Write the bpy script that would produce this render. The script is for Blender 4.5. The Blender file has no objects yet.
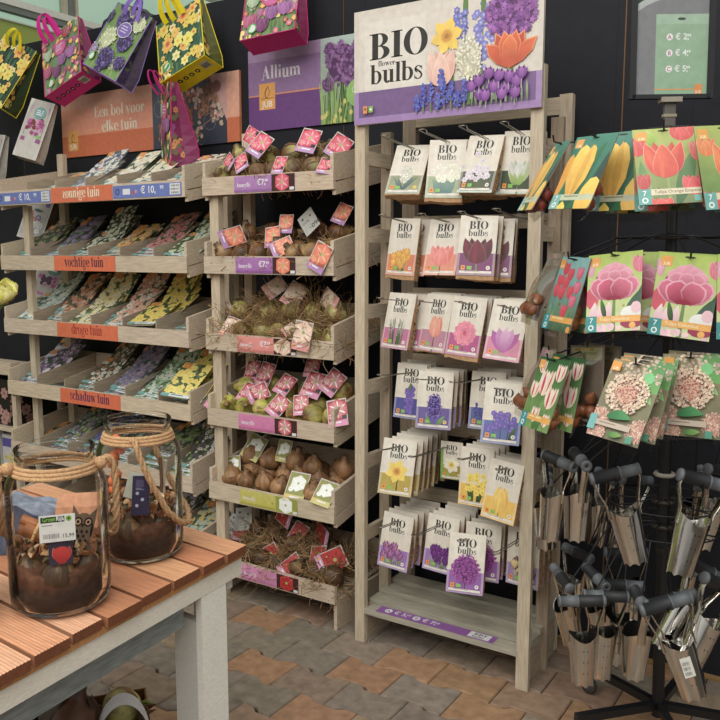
import bpy, math, random
from mathutils import Vector, Matrix, Euler
S = bpy.context.scene
COL = S.collection
PI = math.pi
rnd = random.Random(7)

# ---------------- camera ----------------
cam_d = bpy.data.cameras.new('camera'); cam = bpy.data.objects.new('camera', cam_d); COL.objects.link(cam)
R0 = Vector((0.841, 0.541, 0.001)); R1 = Vector((0.072, -0.109, -0.991)); R2 = Vector((-0.536, 0.834, -0.130))
R2.normalize(); R0 = (R0 - R2*R0.dot(R2)).normalized(); R1 = R2.cross(R0)
if R1.z > 0: R1 = -R1
M = Matrix((R0, -R1, -R2)).transposed().to_4x4()
M.translation = Vector((0, 0, 1.55))
cam.matrix_world = M
cam_d.sensor_width = 36; cam_d.lens = 809.49/720*36; cam_d.clip_start = 0.05; cam_d.clip_end = 100
S.camera = cam
CAMP = Vector((0, 0, 1.55))
def at(px, py, Y=None, X=None, Z=None):
    d = R0*(px-360) + R1*(py-360) + R2*809.49
    if Y is not None: return CAMP + d*(Y/d.y)
    if X is not None: return CAMP + d*(X/d.x)
    return CAMP + d*((Z-1.55)/d.z)

# ---------------- world and light ----------------
W = bpy.data.worlds.new('world'); S.world = W; W.use_nodes = True
nt = W.node_tree; nt.nodes.clear()
tc = nt.nodes.new('ShaderNodeTexCoord'); sep = nt.nodes.new('ShaderNodeSeparateXYZ'); ramp = nt.nodes.new('ShaderNodeValToRGB')
bg = nt.nodes.new('ShaderNodeBackground'); wo = nt.nodes.new('ShaderNodeOutputWorld'); mr = nt.nodes.new('ShaderNodeMapRange')
nt.links.new(tc.outputs['Generated'], sep.inputs[0]); nt.links.new(sep.outputs[2], mr.inputs[0]); mr.inputs[1].default_value = -1; mr.inputs[2].default_value = 1
nt.links.new(mr.outputs[0], ramp.inputs[0]); nt.links.new(ramp.outputs[0], bg.inputs[0]); nt.links.new(bg.outputs[0], wo.inputs[0])
e = ramp.color_ramp.elements
e[0].position = 0.40; e[0].color = (0.22, 0.20, 0.175, 1)
e[1].position = 1.0; e[1].color = (1.0, 1.0, 0.98, 1)
x_ = e.new(0.52); x_.color = (0.42, 0.405, 0.38, 1)
x_ = e.new(0.62); x_.color = (0.66, 0.67, 0.62, 1)
bg.inputs[1].default_value = 0.95
def area(name, loc, rot, sx, sy, power, col):
    l = bpy.data.lights.new(name, 'AREA'); l.shape = 'RECTANGLE'; l.size = sx; l.size_y = sy; l.energy = power; l.color = col
    o = bpy.data.objects.new(name, l); COL.objects.link(o); o.location = loc; o.rotation_euler = rot; return o
area('greenhouse_roof_light', (-0.7, -0.9, 3.9), (math.radians(42), 0, math.radians(8)), 4.5, 3.0, 158, (1.0, 0.975, 0.93))
S.view_settings.view_transform = 'Standard'; S.view_settings.look = 'None'; S.view_settings.gamma = 1
S.view_settings.exposure = 0.0; S.view_settings.use_curve_mapping = False

# ---------------- materials ----------------
def lin(c):
    return tuple(((v/12.92) if v <= 0.04045 else ((v+0.055)/1.055)**2.4) for v in c[:3])
def rgb(r, g, b): return lin((r/255., g/255., b/255.))
def newmat(name):
    m = bpy.data.materials.new(name); m.use_nodes = True
    n = m.node_tree.nodes; b = n['Principled BSDF']
    return m, m.node_tree, b
def attr_mat(name, rough=0.5, nscale=60, namt=0.25, metal=0, spec=0.5, stretch=None, bump=0.0, coat=0.0):
    m, t, b = newmat(name)
    a = t.nodes.new('ShaderNodeAttribute'); a.attribute_name = 'Col'
    tcn = t.nodes.new('ShaderNodeTexCoord'); mp = t.nodes.new('ShaderNodeMapping')
    if stretch: mp.inputs['Scale'].default_value = stretch
    no = t.nodes.new('ShaderNodeTexNoise'); no.inputs['Scale'].default_value = nscale; no.inputs['Detail'].default_value = 5
    mr_ = t.nodes.new('ShaderNodeMapRange'); mr_.inputs[1].default_value = 0.25; mr_.inputs[2].default_value = 0.75
    mr_.inputs[3].default_value = 1-namt; mr_.inputs[4].default_value = 1+namt
    mx = t.nodes.new('ShaderNodeVectorMath'); mx.operation = 'SCALE'
    L = t.links.new
    L(tcn.outputs['Object'], mp.inputs[0]); L(mp.outputs[0], no.inputs[0]); L(no.outputs[0], mr_.inputs[0])
    L(a.outputs['Color'], mx.inputs[0]); L(mr_.outputs[0], mx.inputs['Scale']); L(mx.outputs[0], b.inputs['Base Color'])
    b.inputs['Roughness'].default_value = rough; b.inputs['Metallic'].default_value = metal
    b.inputs['Specular IOR Level'].default_value = spec
    if coat: b.inputs['Coat Weight'].default_value = coat; b.inputs['Coat Roughness'].default_value = 0.15
    if bump:
        bn = t.nodes.new('ShaderNodeBump'); bn.inputs['Strength'].default_value = bump; bn.inputs['Distance'].default_value = 0.003
        L(no.outputs[0], bn.inputs['Height']); L(bn.outputs[0], b.inputs['Normal'])
    return m
M_print = attr_mat('printed_card', 0.42, 40, 0.10, coat=0.0, spec=0.4)
M_wx = attr_mat('grey_wood_along_x', 0.8, 14, 0.22, spec=0.2, stretch=(1, 9, 9), bump=0.15)
M_wy = attr_mat('grey_wood_along_y', 0.8, 14, 0.22, spec=0.2, stretch=(9, 1, 9), bump=0.15)
M_wz = attr_mat('grey_wood_along_z', 0.8, 14, 0.22, spec=0.2, stretch=(9, 9, 1), bump=0.15)
M_kraft = attr_mat('kraft_paper', 0.8, 60, 0.2, spec=0.2, bump=0.3)
M_bulb = attr_mat('bulb_skin', 0.5, 45, 0.5, stretch=(1, 1, 0.35), bump=0.3)
M_root = attr_mat('dry_roots', 0.9, 80, 0.4, spec=0.1)
M_plain = attr_mat('plain_paint', 0.6, 30, 0.06)
M_paver = attr_mat('concrete_paver', 0.88, 22, 0.28, spec=0.2, bump=0.5)
M_deck = attr_mat('deck_hardwood', 0.55, 10, 0.22, spec=0.3, stretch=(1.2, 14, 14), bump=0.1)
M_white = attr_mat('worn_white_paint', 0.65, 25, 0.10, spec=0.3, stretch=(3, 3, 12), bump=0.35)
M_grey = attr_mat('weathered_grey_paint', 0.6, 16, 0.35, stretch=(4, 1, 8), bump=0.2)
M_dirt = attr_mat('potting_soil', 0.75, 70, 0.6, bump=0.7)
M_jute = attr_mat('jute_rope', 0.95, 220, 0.35, spec=0.1, bump=0.6)
M_rubber = attr_mat('rubber_grip', 0.55, 30, 0.12)
M_blackm = attr_mat('black_powder_coat', 0.4, 30, 0.1, spec=0.5)
M_steel = attr_mat('polished_steel', 0.13, 26, 0.35, metal=1.0, stretch=(1, 1, 0.18), bump=0.28)
M_wire = attr_mat('bare_wire', 0.35, 30, 0.1, metal=1.0)
M_wall = attr_mat('black_wall_board', 0.7, 25, 0.12, spec=0.25)
def film():
    m, t, b = newmat('clear_film')
    t.nodes.remove(b); out = t.nodes['Material Output']
    tr = t.nodes.new('ShaderNodeBsdfTransparent'); gl = t.nodes.new('ShaderNodeBsdfGlossy'); mx = t.nodes.new('ShaderNodeMixShader')
    tr.inputs[0].default_value = (0.93, 0.91, 0.88, 1); gl.inputs['Roughness'].default_value = 0.18
    lw = t.nodes.new('ShaderNodeLayerWeight'); lw.inputs[0].default_value = 0.35
    ma = t.nodes.new('ShaderNodeMath'); ma.operation = 'MULTIPLY'; ma.inputs[1].default_value = 0.28
    t.links.new(lw.outputs['Fresnel'], ma.inputs[0]); t.links.new(ma.outputs[0], mx.inputs[0])
    t.links.new(tr.outputs[0], mx.inputs[1]); t.links.new(gl.outputs[0], mx.inputs[2]); t.links.new(mx.outputs[0], out.inputs[0])
    return m
M_film = film()
def glass():
    m, t, b = newmat('jar_glass')
    t.nodes.remove(b); out = t.nodes['Material Output']
    tr = t.nodes.new('ShaderNodeBsdfTransparent'); gl = t.nodes.new('ShaderNodeBsdfGlossy'); mx = t.nodes.new('ShaderNodeMixShader')
    lw = t.nodes.new('ShaderNodeLayerWeight'); lw.inputs[0].default_value = 0.12
    cr = t.nodes.new('ShaderNodeValToRGB'); cr.color_ramp.elements[0].color = (0.99, 0.99, 0.985, 1); cr.color_ramp.elements[1].color = (0.80, 0.83, 0.79, 1)
    cr.color_ramp.elements[0].position = 0.55
    t.links.new(lw.outputs['Facing'], cr.inputs[0]); t.links.new(cr.outputs[0], tr.inputs[0])
    gl.inputs['Roughness'].default_value = 0.04; gl.inputs[0].default_value = (0.95, 0.97, 0.95, 1)
    tcn = t.nodes.new('ShaderNodeTexCoord'); no = t.nodes.new('ShaderNodeTexNoise'); no.inputs['Scale'].default_value = 14
    bn = t.nodes.new('ShaderNodeBump'); bn.inputs['Strength'].default_value = 0.35; bn.inputs['Distance'].default_value = 0.01
    t.links.new(tcn.outputs['Object'], no.inputs[0]); t.links.new(no.outputs[0], bn.inputs['Height']); t.links.new(bn.outputs[0], gl.inputs['Normal'])
    ma = t.nodes.new('ShaderNodeMath'); ma.operation = 'MULTIPLY'; ma.inputs[1].default_value = 0.9
    t.links.new(lw.outputs['Fresnel'], ma.inputs[0]); t.links.new(ma.outputs[0], mx.inputs[0])
    t.links.new(tr.outputs[0], mx.inputs[1]); t.links.new(gl.outputs[0], mx.inputs[2]); t.links.new(mx.outputs[0], out.inputs[0])
    return m
M_glass = glass()

# ---------------- geometry collector ----------------
class G:
    def __init__(s): s.v = []; s.f = []; s.c = []; s.sm = []
    def poly(s, pts, col=(.5, .5, .5), smooth=False):
        i = len(s.v); s.v += [tuple(p) for p in pts]; s.f.append(list(range(i, i+len(pts))))
        s.c.append(col if isinstance(col, list) else [col]*len(pts)); s.sm.append(smooth)
    def grid(s, rows, col, close=False, smooth=True, cols=None):
        # rows: list of rings of points
        i0 = len(s.v); n = len(rows[0])
        for r in rows: s.v += [tuple(p) for p in r]
        for a in range(len(rows)-1):
            for b in range(n if close else n-1):
                b2 = (b+1) % n
                s.f.append([i0+a*n+b, i0+a*n+b2, i0+(a+1)*n+b2, i0+(a+1)*n+b])
                if cols: s.c.append([cols[a], cols[a], cols[a+1], cols[a+1]])
                else: s.c.append([col]*4)
                s.sm.append(smooth)
    def box(s, x0, x1, y0, y1, z0, z1, col, jit=None):
        P = [(x, y, z) for z in (z0, z1) for y in (y0, y1) for x in (x0, x1)]
        if jit: P = [jit(p) for p in P]
        i = len(s.v); s.v += P
        for f in ((0, 2, 3, 1), (4, 5, 7, 6), (0, 1, 5, 4), (1, 3, 7, 5), (3, 2, 6, 7), (2, 0, 4, 6)):
            s.f.append([i+k for k in f]); s.c.append([col]*4); s.sm.append(False)
    def prism(s, pts, vec, col):
        vec = Vector(vec); A = [Vector(p) for p in pts]; B = [p+vec for p in A]
        s.poly(A[::-1], col); s.poly(B, col)
        for k in range(len(A)):
            k2 = (k+1) % len(A); s.poly([A[k], A[k2], B[k2], B[k]], col)
    def tube(s, path, r, col, n=6, cap=True, radii=None):
        path = [Vector(p) for p in path]; rows = []
        up = Vector((0, 0, 1))
        prev = None
        for k, p in enumerate(path):
            t = (path[min(k+1, len(path)-1)] - path[max(k-1, 0)])
            if t.length < 1e-9: t = Vector((0, 0, 1))
            t.normalize()
            if prev is None:
                a = t.cross(up)
                if a.length < 0.05: a = t.cross(Vector((1, 0, 0)))
                a.normalize()
            else:
                a = (prev - t*prev.dot(t))
                if a.length < 1e-5: a = t.cross(up)
                a.normalize()
            prev = a; b = t.cross(a); rr = radii[k] if radii else r
            rows.append([p + (a*math.cos(2*PI*j/n) + b*math.sin(2*PI*j/n))*rr for j in range(n)])
        s.grid(rows, col, close=True)
        if cap: s.poly(rows[0][::-1], col); s.poly(rows[-1], col)
    def lathe(s, prof, n, col, c=(0, 0, 0), cols=None, start=0, smooth=True, squash=None):
        rows = []
        for r, z in prof:
            rows.append([(c[0]+r*math.cos(2*PI*j/n), c[1]+r*math.sin(2*PI*j/n), c[2]+z) for j in range(n)])
        s.grid(rows, col, close=True, cols=cols, smooth=smooth)
    def art(s, A, O=(0, 0, 0), U=(1, 0, 0), V=(0, 0, 1), N=(0, -1, 0), eps=9e-6, base=3e-4):
        O, U, V, N = map(Vector, (O, U, V, N))
        for pts, cols, lay in A.p:
            z = base + lay*eps
            s.poly([O+U*x+V*y+N*z for x, y in pts], cols)
    def build(s, name, mat, parent=None, loc=None, rot=None, mesh_only=False):
        me = bpy.data.meshes.new(name); me.from_pydata(s.v, [], s.f)
        ca = me.color_attributes.new('Col', 'FLOAT_COLOR', 'CORNER')
        buf = []
        for c in s.c:
            for q in c: buf += [q[0], q[1], q[2], 1.0]
        ca.data.foreach_set('color', buf)
        me.polygons.foreach_set('use_smooth', s.sm)
        me.materials.append(mat); me.update()
        if mesh_only: return me
        return mk(name, me, parent, loc, rot)
def mk(name, data, parent=None, loc=None, rot=None):
    o = bpy.data.objects.new(name, data); COL.objects.link(o)
    if parent: o.parent = parent
    if loc is not None: o.location = loc
    if rot is not None: o.rotation_euler = rot
    return o
def tag(o, label, cat, group=None, kind=None):
    if label: o['label'] = label
    if cat: o['category'] = cat
    if group: o['group'] = group
    if kind: o['kind'] = kind
    return o
def struct(o): o['kind'] = 'structure'; return o
def thing(name, label, cat, loc=(0, 0, 0), rot=(0, 0, 0), group=None):
    return tag(mk(name, None, None, loc, rot), label, cat, group)
def ctree(o, parent=None):
    c = o.copy(); COL.objects.link(c)
    if parent: c.parent = parent
    for ch in o.children: ctree(ch, c)
    return c

# ---------------- 2D art (print designs) ----------------
def clip(pts, cols, x0, y0, x1, y1):
    for ax, lim, sg in ((0, x0, 1), (0, x1, -1), (1, y0, 1), (1, y1, -1)):
        if not pts: return pts, cols
        o = []; oc = []
        n = len(pts)
        for k in range(n):
            a, b = pts[k], pts[(k+1) % n]; ca, cb = cols[k], cols[(k+1) % n]
            ia = (a[ax]-lim)*sg >= 0; ib = (b[ax]-lim)*sg >= 0
            if ia: o.append(a); oc.append(ca)
            if ia != ib:
                t = (lim-a[ax])/(b[ax]-a[ax])
                o.append((a[0]+(b[0]-a[0])*t, a[1]+(b[1]-a[1])*t)); oc.append(tuple(ca[i]+(cb[i]-ca[i])*t for i in range(3)))
        pts, cols = o, oc
    return pts, cols
def mixc(a, b, t): return tuple(a[i]*(1-t)+b[i]*t for i in range(3))
def jc(c, r, a=0.15):
    k = 1+r.uniform(-a, a); return tuple(min(1, max(0, v*k*(1+r.uniform(-a, a)*.3))) for v in c)
def desat(c, k):
    l = c[0]*.3+c[1]*.59+c[2]*.11
    return tuple(v*(1-k)+l*k for v in c)
class Art:
    def __init__(s, rect, seed=1): s.p = []; s.rect = rect; s.lay = 0; s.r = random.Random(seed)
    def poly(s, pts, col, same=False):
        cols = list(col) if isinstance(col, list) else [col]*len(pts)
        cols = [desat(c, .20) for c in cols]
        pts, cols = clip(list(pts), cols, *s.rect)
        if len(pts) < 3: return
        if not same: s.lay += 1
        s.p.append((pts, cols, s.lay))
    def rectf(s, x0, y0, x1, y1, col, top=None):
        if top: s.poly([(x0, y0), (x1, y0), (x1, y1), (x0, y1)], [col, col, top, top])
        else: s.poly([(x0, y0), (x1, y0), (x1, y1), (x0, y1)], col)
    def ell(s, cx, cy, rx, ry, col, n=12, rot=0, same=False):
        c, q = math.cos(rot), math.sin(rot); P = []
        for k in range(n):
            a = 2*PI*k/n; x, y = rx*math.cos(a), ry*math.sin(a); P.append((cx+x*c-y*q, cy+x*q+y*c))
        s.poly(P, col, same)
    def petal(s, cx, cy, L, w, ang, c0, c1, tip=0.15):
        # pointed petal from the base (cx,cy) out along ang
        c, q = math.cos(ang), math.sin(ang)
        P = [(0, -w*.18), (L*.35, -w*.5), (L*.7, -w*.48), (L*.93, -w*tip), (L, 0), (L*.93, w*tip), (L*.7, w*.48), (L*.35, w*.5), (0, w*.18)]
        t = [0, .4, .75, 1, 1, 1, .75, .4, 0]
        s.poly([(cx+x*c-y*q, cy+x*q+y*c) for x, y in P], [mixc(c0, c1, k) for k in t])
    def flower(s, cx, cy, r, col, cen, n=5, rot=None, c0=None):
        rot = s.r.uniform(0, 6) if rot is None else rot
        for k in range(n): s.petal(cx, cy, r, r*5.2/n*.8, rot+2*PI*k/n, c0 or mixc(col, cen, .35), jc(col, s.r, .12))
        s.ell(cx, cy, r*.22, r*.22, cen, 7)
    def stem(s, x0, y0, x1, y1, w, col):
        dx, dy = x1-x0, y1-y0; L = math.hypot(dx, dy) or 1; nx, ny = -dy/L*w/2, dx/L*w/2
        s.poly([(x0-nx, y0-ny), (x1-nx*.6, y1-ny*.6), (x1+nx*.6, y1+ny*.6), (x0+nx, y0+ny)], col)
    def leaf(s, x0, y0, x1, y1, w, c0, c1, bend=0.0):
        P = []; Q = []; n = 6
        dx, dy = x1-x0, y1-y0; L = math.hypot(dx, dy) or 1; nx, ny = -dy/L, dx/L
        for k in range(n+1):
            t = k/n; ww = w*math.sin(PI*min(1, t*.9+.1))*.5; b = bend*math.sin(PI*t)
            bx, by = x0+dx*t+nx*b, y0+dy*t+ny*b
            P.append((bx+nx*ww, by+ny*ww)); Q.append((bx-nx*ww, by-ny*ww))
        s.poly(P+Q[::-1], [mixc(c0, c1, k/n) for k in range(n+1)]+[mixc(c0, c1, k/n*.8) for k in range(n, -1, -1)])
    def tulip(s, cx, cy, w, h, cd, cl, openn=0.0, stemc=None, edge=None):
        by = cy-h/2
        if stemc: s.stem(cx, by-h*.7, cx, by+h*.05, w*.09, stemc)
        e = edge or mixc(cl, (1, 1, 1), .08)
        n = 9
        def pet(side, tip, hw, ty, ca, cb, vein=True):
            def ctr(t): return cx+w*(side*.27*math.sin(min(1, t*1.5)*PI/2)+(tip-side*.27)*t**2.2), by+h*ty*t+h*.04*(1-t)
            def hwid(t): return w*hw*(math.sin(PI*min(1, t**.62*1.0))**.75 if 0 < t < 1 else 0)
            Lp = []; Rp = []; lc = []; rc = []
            for k in range(n+1):
                t = k/n; x, y = ctr(t); q = hwid(t); Lp.append((x-q, y-q*.10)); Rp.append((x+q, y-q*.10)); lc.append(mixc(mixc(ca, cb, t*.9), e, .35*t)); rc.append(mixc(mixc(ca, cb, t*.55), e, .12*t))
            if vein and w > .025:
                ew = w*.022; ec = mixc(e, (1, 1, 1), .15); xt, yt = ctr(1)
                s.poly([(x-ew*min(1, k*.5), y) for k, (x, y) in enumerate(Lp[:-1])]+[(xt, yt+ew*1.2)]+[(x+ew*min(1, k*.5), y) for k, (x, y) in list(enumerate(Rp[:-1]))[::-1]], [mixc(ca, ec, min(1, .2+k/n)) for k in range(n)]+[ec]+[mixc(ca, ec, min(1, .2+k/n)) for k in range(n)][::-1])
            s.poly(Lp+Rp[::-1], lc+rc[::-1])
            if vein and w > .03:
                Lp = []; Rp = []
                for k in range(n+1):
                    t = k/n*.9; x, y = ctr(t); q = hwid(t)*.28; Lp.append((x-q-w*hw*.22, y)); Rp.append((x+q*.3-w*hw*.18, y))
                s.poly(Lp+Rp[::-1], [mixc(mixc(ca, cb, .7), e, .35*k/n) for k in range(n+1)]+[mixc(ca, cb, .75) for k in range(n+1)])
        o_ = openn*.25
        edge_c = mixc(e, (1, 1, 1), .18)
        pet(-.45, -.24-o_*.5, .26, 1.0, mixc(cd, (0, 0, 0), .15), mixc(cd, cl, .5), False); pet(.45, .24+o_*.5, .26, .98, mixc(cd, (0, 0, 0), .15), mixc(cd, cl, .5), False)
        pet(-.95, -.46-o_, .26, .97, cd, cl); pet(.95, .46+o_, .26, .97, cd, mixc(cd, cl, .8))
        pet(.05, -.03, .33, .93, mixc(cd, cl, .3), cl)
    def ball(s, cx, cy, r, cols, n=120, star=5, ry=None, ss=1.0):
        ry = ry or r
        s.ell(cx, cy, r*.86, ry*.86, cols[0], 16)
        for k in range(n):
            a = s.r.uniform(0, 2*PI); q = math.sqrt(s.r.random())
            x, y = cx+r*q*math.cos(a), cy+ry*q*math.sin(a); t = s.r.random()
            c = jc(mixc(cols[1], cols[2 % len(cols)], t), s.r, .2)
            rr = r*s.r.uniform(.09, .16)*ss
            P = []
            ro = s.r.uniform(0, 6)
            for j in range(star*2):
                q2 = rr if j % 2 == 0 else rr*.45; P.append((x+q2*math.cos(ro+PI*j/star), y+q2*math.sin(ro+PI*j/star)))
            s.poly(P, c)
    def spike(s, cx, y0, w, h, cols, n=40, stemc=None, taper=.5):
        if stemc: s.stem(cx, y0-h*.3, cx, y0+h*.9, w*.14, stemc)
        for k in range(n):
            t = k/n; ww = w*(1-taper*t)*math.sqrt(max(0, 1-(t*2-1)**6))
            x = cx+s.r.uniform(-.5, .5)*ww; y = y0+t*h+s.r.uniform(-.03, .03)*h
            c = jc(mixc(cols[0], cols[1], s.r.random()), s.r, .15)
            s.ell(x, y, w*.13, w*.15, c, 6, s.r.uniform(0, 3))
    def crocus(s, cx, cy, w, h, cd, cl, cen=None):
        s.stem(cx, cy-h*1.2, cx, cy-h*.4, w*.10, mixc((.35, .45, .25), cl, .3))
        if cen: s.ell(cx, cy+h*.3, w*.12, h*.3, cen, 6)
        rr = s.r.uniform(-.15, .15)
        for a, c, L in ((-.55, cd, 1.1), (.55, cd, 1.1), (-.2, mixc(cd, (0, 0, 0), .25), 1.25), (.22, mixc(cd, (0, 0, 0), .2), 1.25), (-.36, mixc(cd, cl, .6), 1.1), (.34, mixc(cd, cl, .5), 1.1), (0.02, cl, 1.15)):
            s.petal(cx, cy-h*.6, h*L, w*.36, PI/2+a+rr, cd, jc(c, s.r, .1), .08)
    def daff(s, cx, cy, r, c1, c2, n=6, rot=.3):
        for k in range(n): s.petal(cx, cy, r, r*.62, rot+2*PI*k/n, mixc(c1, c2, .3), jc(c1, s.r, .07), .1)
        s.ell(cx, cy, r*.38, r*.38, mixc(c1, c2, .55), 12); s.ell(cx, cy, r*.30, r*.30, c2, 12); s.ell(cx, cy, r*.15, r*.15, mixc(c2, (.2, .1, 0), .5), 8)
    def field(s, x0, y0, x1, y1, bgc, cols, cen, n, r, leafc=None, petals=5):
        s.rectf(x0, y0, x1, y1, bgc, mixc(bgc, (0, 0, 0), .35))
        for k in range(n):
            x, y = s.r.uniform(x0, x1), s.r.uniform(y0, y1)
            if leafc: s.leaf(x, y, x+s.r.uniform(-.02, .02), y+s.r.uniform(.01, .035), r*.7, leafc, mixc(leafc, (1, 1, 1), .15))
        for k in range(n):
            # even spread
            gx = x0+(x1-x0)*((k*0.618034) % 1.0); gy = y0+(y1-y0)*(k+.5)/n
            s.flower(gx+s.r.uniform(-1.4, 1.4)*r, gy+s.r.uniform(-1, 1)*r, r*s.r.uniform(.55, 1.35), s.r.choice(cols), cen, petals)
    def lines(s, x, y, w, h, n, col):
        for k in range(n):
            s.rectf(x, y-k*h*1.9, x+w*s.r.uniform(.6, 1), y-k*h*1.9+h, col)
    def barcode(s, x, y, w, h, col=(.02, .02, .02)):
        xx = x
        while xx < x+w:
            b = s.r.uniform(.008, .04)*w; s.poly([(xx, y), (min(x+w, xx+b), y), (min(x+w, xx+b), y+h), (xx, y+h)], col, True); xx += b+s.r.uniform(.01, .04)*w
    def didone(s, txt, x, y, size, col, anchor='l', sx=1.0, skew=0.0):
        wd = sum(DID[c][0] for c in txt)*size*sx
        if anchor == 'c': x -= wd/2
        if anchor == 'r': x -= wd
        s.lay += 1
        for c in txt:
            for P in DID[c][1]:
                s.poly([(x+px*size*sx+py*size*skew, y+py*size) for px, py in P], col, True)
            x += DID[c][0]*size*sx
        return wd
    def sans(s, txt, x, y, size, col, anchor='l', sx=1.0):
        polys, wd = sans_polys(txt)
        if anchor == 'c': x -= wd*size*sx/2
        if anchor == 'r': x -= wd*size*sx
        s.lay += 1
        for P in polys: s.poly([(x+px*size*sx, y+py*size) for px, py in P], col, True)
SANS = {}
def sans_polys(txt):
    if txt in SANS: return SANS[txt]
    cu = bpy.data.curves.new('lettering', 'FONT'); cu.body = txt; cu.size = 1.4; cu.resolution_u = 3; cu.offset = 0.018
    ob = bpy.data.objects.new('lettering', cu); me = ob.to_mesh()
    P = [[(me.vertices[i].co.x, me.vertices[i].co.y) for i in f.vertices] for f in me.polygons]
    wd = max([p[0] for q in P for p in q] or [0])
    ob.to_mesh_clear(); bpy.data.objects.remove(ob); bpy.data.curves.remove(cu)
    SANS[txt] = (P, wd); return SANS[txt]

# --- high-contrast serif letters, drawn as polygons ---
def _R(x0, y0, x1, y1): return [[(x0, y0), (x1, y0), (x1, y1), (x0, y1)]]
def _A(cx, cy, rx, ry, tx, ty, a0=0, a1=360, n=20):
    out = []; n = max(4, int(n*(a1-a0)/360)+2)
    for k in range(n):
        q = []
        for a in (a0+(a1-a0)*k/n, a0+(a1-a0)*(k+1)/n):
            a = math.radians(a); q.append(((cx+rx*math.cos(a), cy+ry*math.sin(a)), (cx+(rx-tx)*math.cos(a), cy+(ry-ty)*math.sin(a))))
        out.append([q[0][0], q[1][0], q[1][1], q[0][1]])
    return out
def _D(x, y, r): return [[(x+r*math.cos(a*PI/4), y+r*math.sin(a*PI/4)) for a in range(8)]]
def _P(*p): return [list(p)]
X_ = .68; t_ = .045; T_ = .19
def _stem(x, y0, y1, foot=True, head=True, w=T_):
    o = _R(x, y0, x+w, y1)
    if foot: o += _R(x-.06, y0, x+w+.06, y0+t_)
    if head: o += _R(x-.08, y1-t_, x+w*.5, y1)
    return o
DID = {' ': (.3, [])}
DID['I'] = (.44, _R(.11, 0, .33, 1)+_R(.02, 0, .42, t_)+_R(.02, 1-t_, .42, 1))
DID['B'] = (.78, _R(.1, 0, .32, 1)+_R(.01, 0, .4, t_)+_R(.01, 1-t_, .4, 1)+_A(.36, .75, .32, .25, .2, .04, -90, 90)+_A(.36, .265, .38, .265, .22, .04, -90, 90)+_R(.3, .49, .4, .53))
DID['O'] = (.88, _A(.44, .5, .42, .52, .22, .035, n=28))
DID['E'] = (.7, _R(.1, 0, .31, 1)+_R(.01, 0, .62, t_)+_R(.01, 1-t_, .6, 1)+_R(.3, .48, .48, .52)+_R(.46, .38, .49, .62)+_P((.62, 0), (.65, .3), (.62, .3), (.45, .03))+_P((.6, 1), (.62, .74), (.59, .74), (.45, .97)))
DID['A'] = (.84, _P((.38, 1.02), (.46, 1.02), (.8, 0), (.56, 0), (.31, .8))+_P((.08, 0), (.13, 0), (.4, .96), (.36, .96))+_R(.18, .3, .6, .34)+_R(0, 0, .24, t_)+_R(.5, 0, .84, t_))
DID['l'] = (.36, _stem(.09, 0, 1.02)); DID['i'] = (.36, _stem(.09, 0, X_)+_D(.18, .88, .11))
DID['n'] = (.72, _stem(.07, 0, X_)+_stem(.43, 0, .48, head=False)+_A(.42, .46, .2, .23, .19, .06, 0, 150))
DID['m'] = (1.06, DID['n'][1]+[[(x+.34, y) for x, y in P] for P in (_stem(.43, 0, .48, head=False)+_A(.42, .46, .2, .23, .19, .06, 0, 150))])
DID['h'] = (.72, _stem(.07, 0, 1.02)+_stem(.43, 0, .48, head=False)+_A(.42, .46, .2, .23, .19, .06, 0, 150))
DID['u'] = (.72, _R(.09, .2, .28, X_)+_R(.0, X_-t_, .2, X_)+_R(.44, 0, .63, X_)+_R(.35, X_-t_, .5, X_)+_R(.6, 0, .7, t_)+_A(.29, .21, .2, .23, .19, .06, 180, 330))
DID['r'] = (.54, _stem(.07, 0, X_)+_A(.4, .46, .15, .21, .05, .05, 80, 170)+_D(.43, .56, .1))
DID['o'] = (.66, _A(.33, .34, .31, .355, .18, .035)); DID['c'] = (.58, _A(.33, .34, .31, .355, .19, .04, 50, 320)+_D(.46, .53, .09))
DID['e'] = (.6, _A(.33, .34, .31, .355, .19, .04, 0, 325)+_R(.16, .33, .63, .37))
DID['a'] = (.66, _R(.34, .06, .53, .5)+_A(.3, .48, .22, .21, .19, .04, 0, 150)+_D(.15, .5, .09)+_A(.24, .19, .21, .2, .17, .04, 60, 330)+_R(.5, 0, .64, t_))
DID['b'] = (.7, _R(.07, 0, .26, 1.02)+_R(-.01, 1.02-t_, .16, 1.02)+_A(.34, .34, .33, .355, .19, .05, -115, 115))
DID['d'] = (.7, _R(.42, 0, .61, 1.02)+_R(.34, 1.02-t_, .5, 1.02)+_R(.55, 0, .7, t_)+_A(.34, .34, .33, .355, .19, .05, 65, 295))
DID['g'] = (.64, _A(.29, .42, .26, .27, .16, .035)+_A(.3, -.1, .3, .19, .07, .09)+_A(.3, .14, .22, .12, .06, .06, 120, 260)+_R(.45, .58, .62, .66))
DID['t'] = (.46, _R(.11, .1, .3, .9)+_R(0, X_-t_, .44, X_)+_A(.27, .14, .16, .15, .16, .05, 180, 340))
DID['s'] = (.52, _A(.25, .5, .21, .19, .1, .05, 20, 250)+_A(.25, .18, .23, .2, .1, .05, -160, 75)+_P((.05, .52), (.2, .4), (.47, .18), (.42, .34), (.22, .5), (.1, .6))+_R(.42, .46, .46, .66)+_R(.04, .02, .08, .24))
DID['v'] = (.64, _P((.03, X_), (.27, X_), (.42, .16), (.34, -.02), (.3, -.02))+_P((.33, .0), (.56, X_), (.61, X_), (.37, -.02))+_R(-.02, X_-t_, .32, X_)+_R(.48, X_-t_, .68, X_))
DID['w'] = (.98, DID['v'][1]+[[(x+.34, y) for x, y in P] for P in DID['v'][1]])
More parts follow.
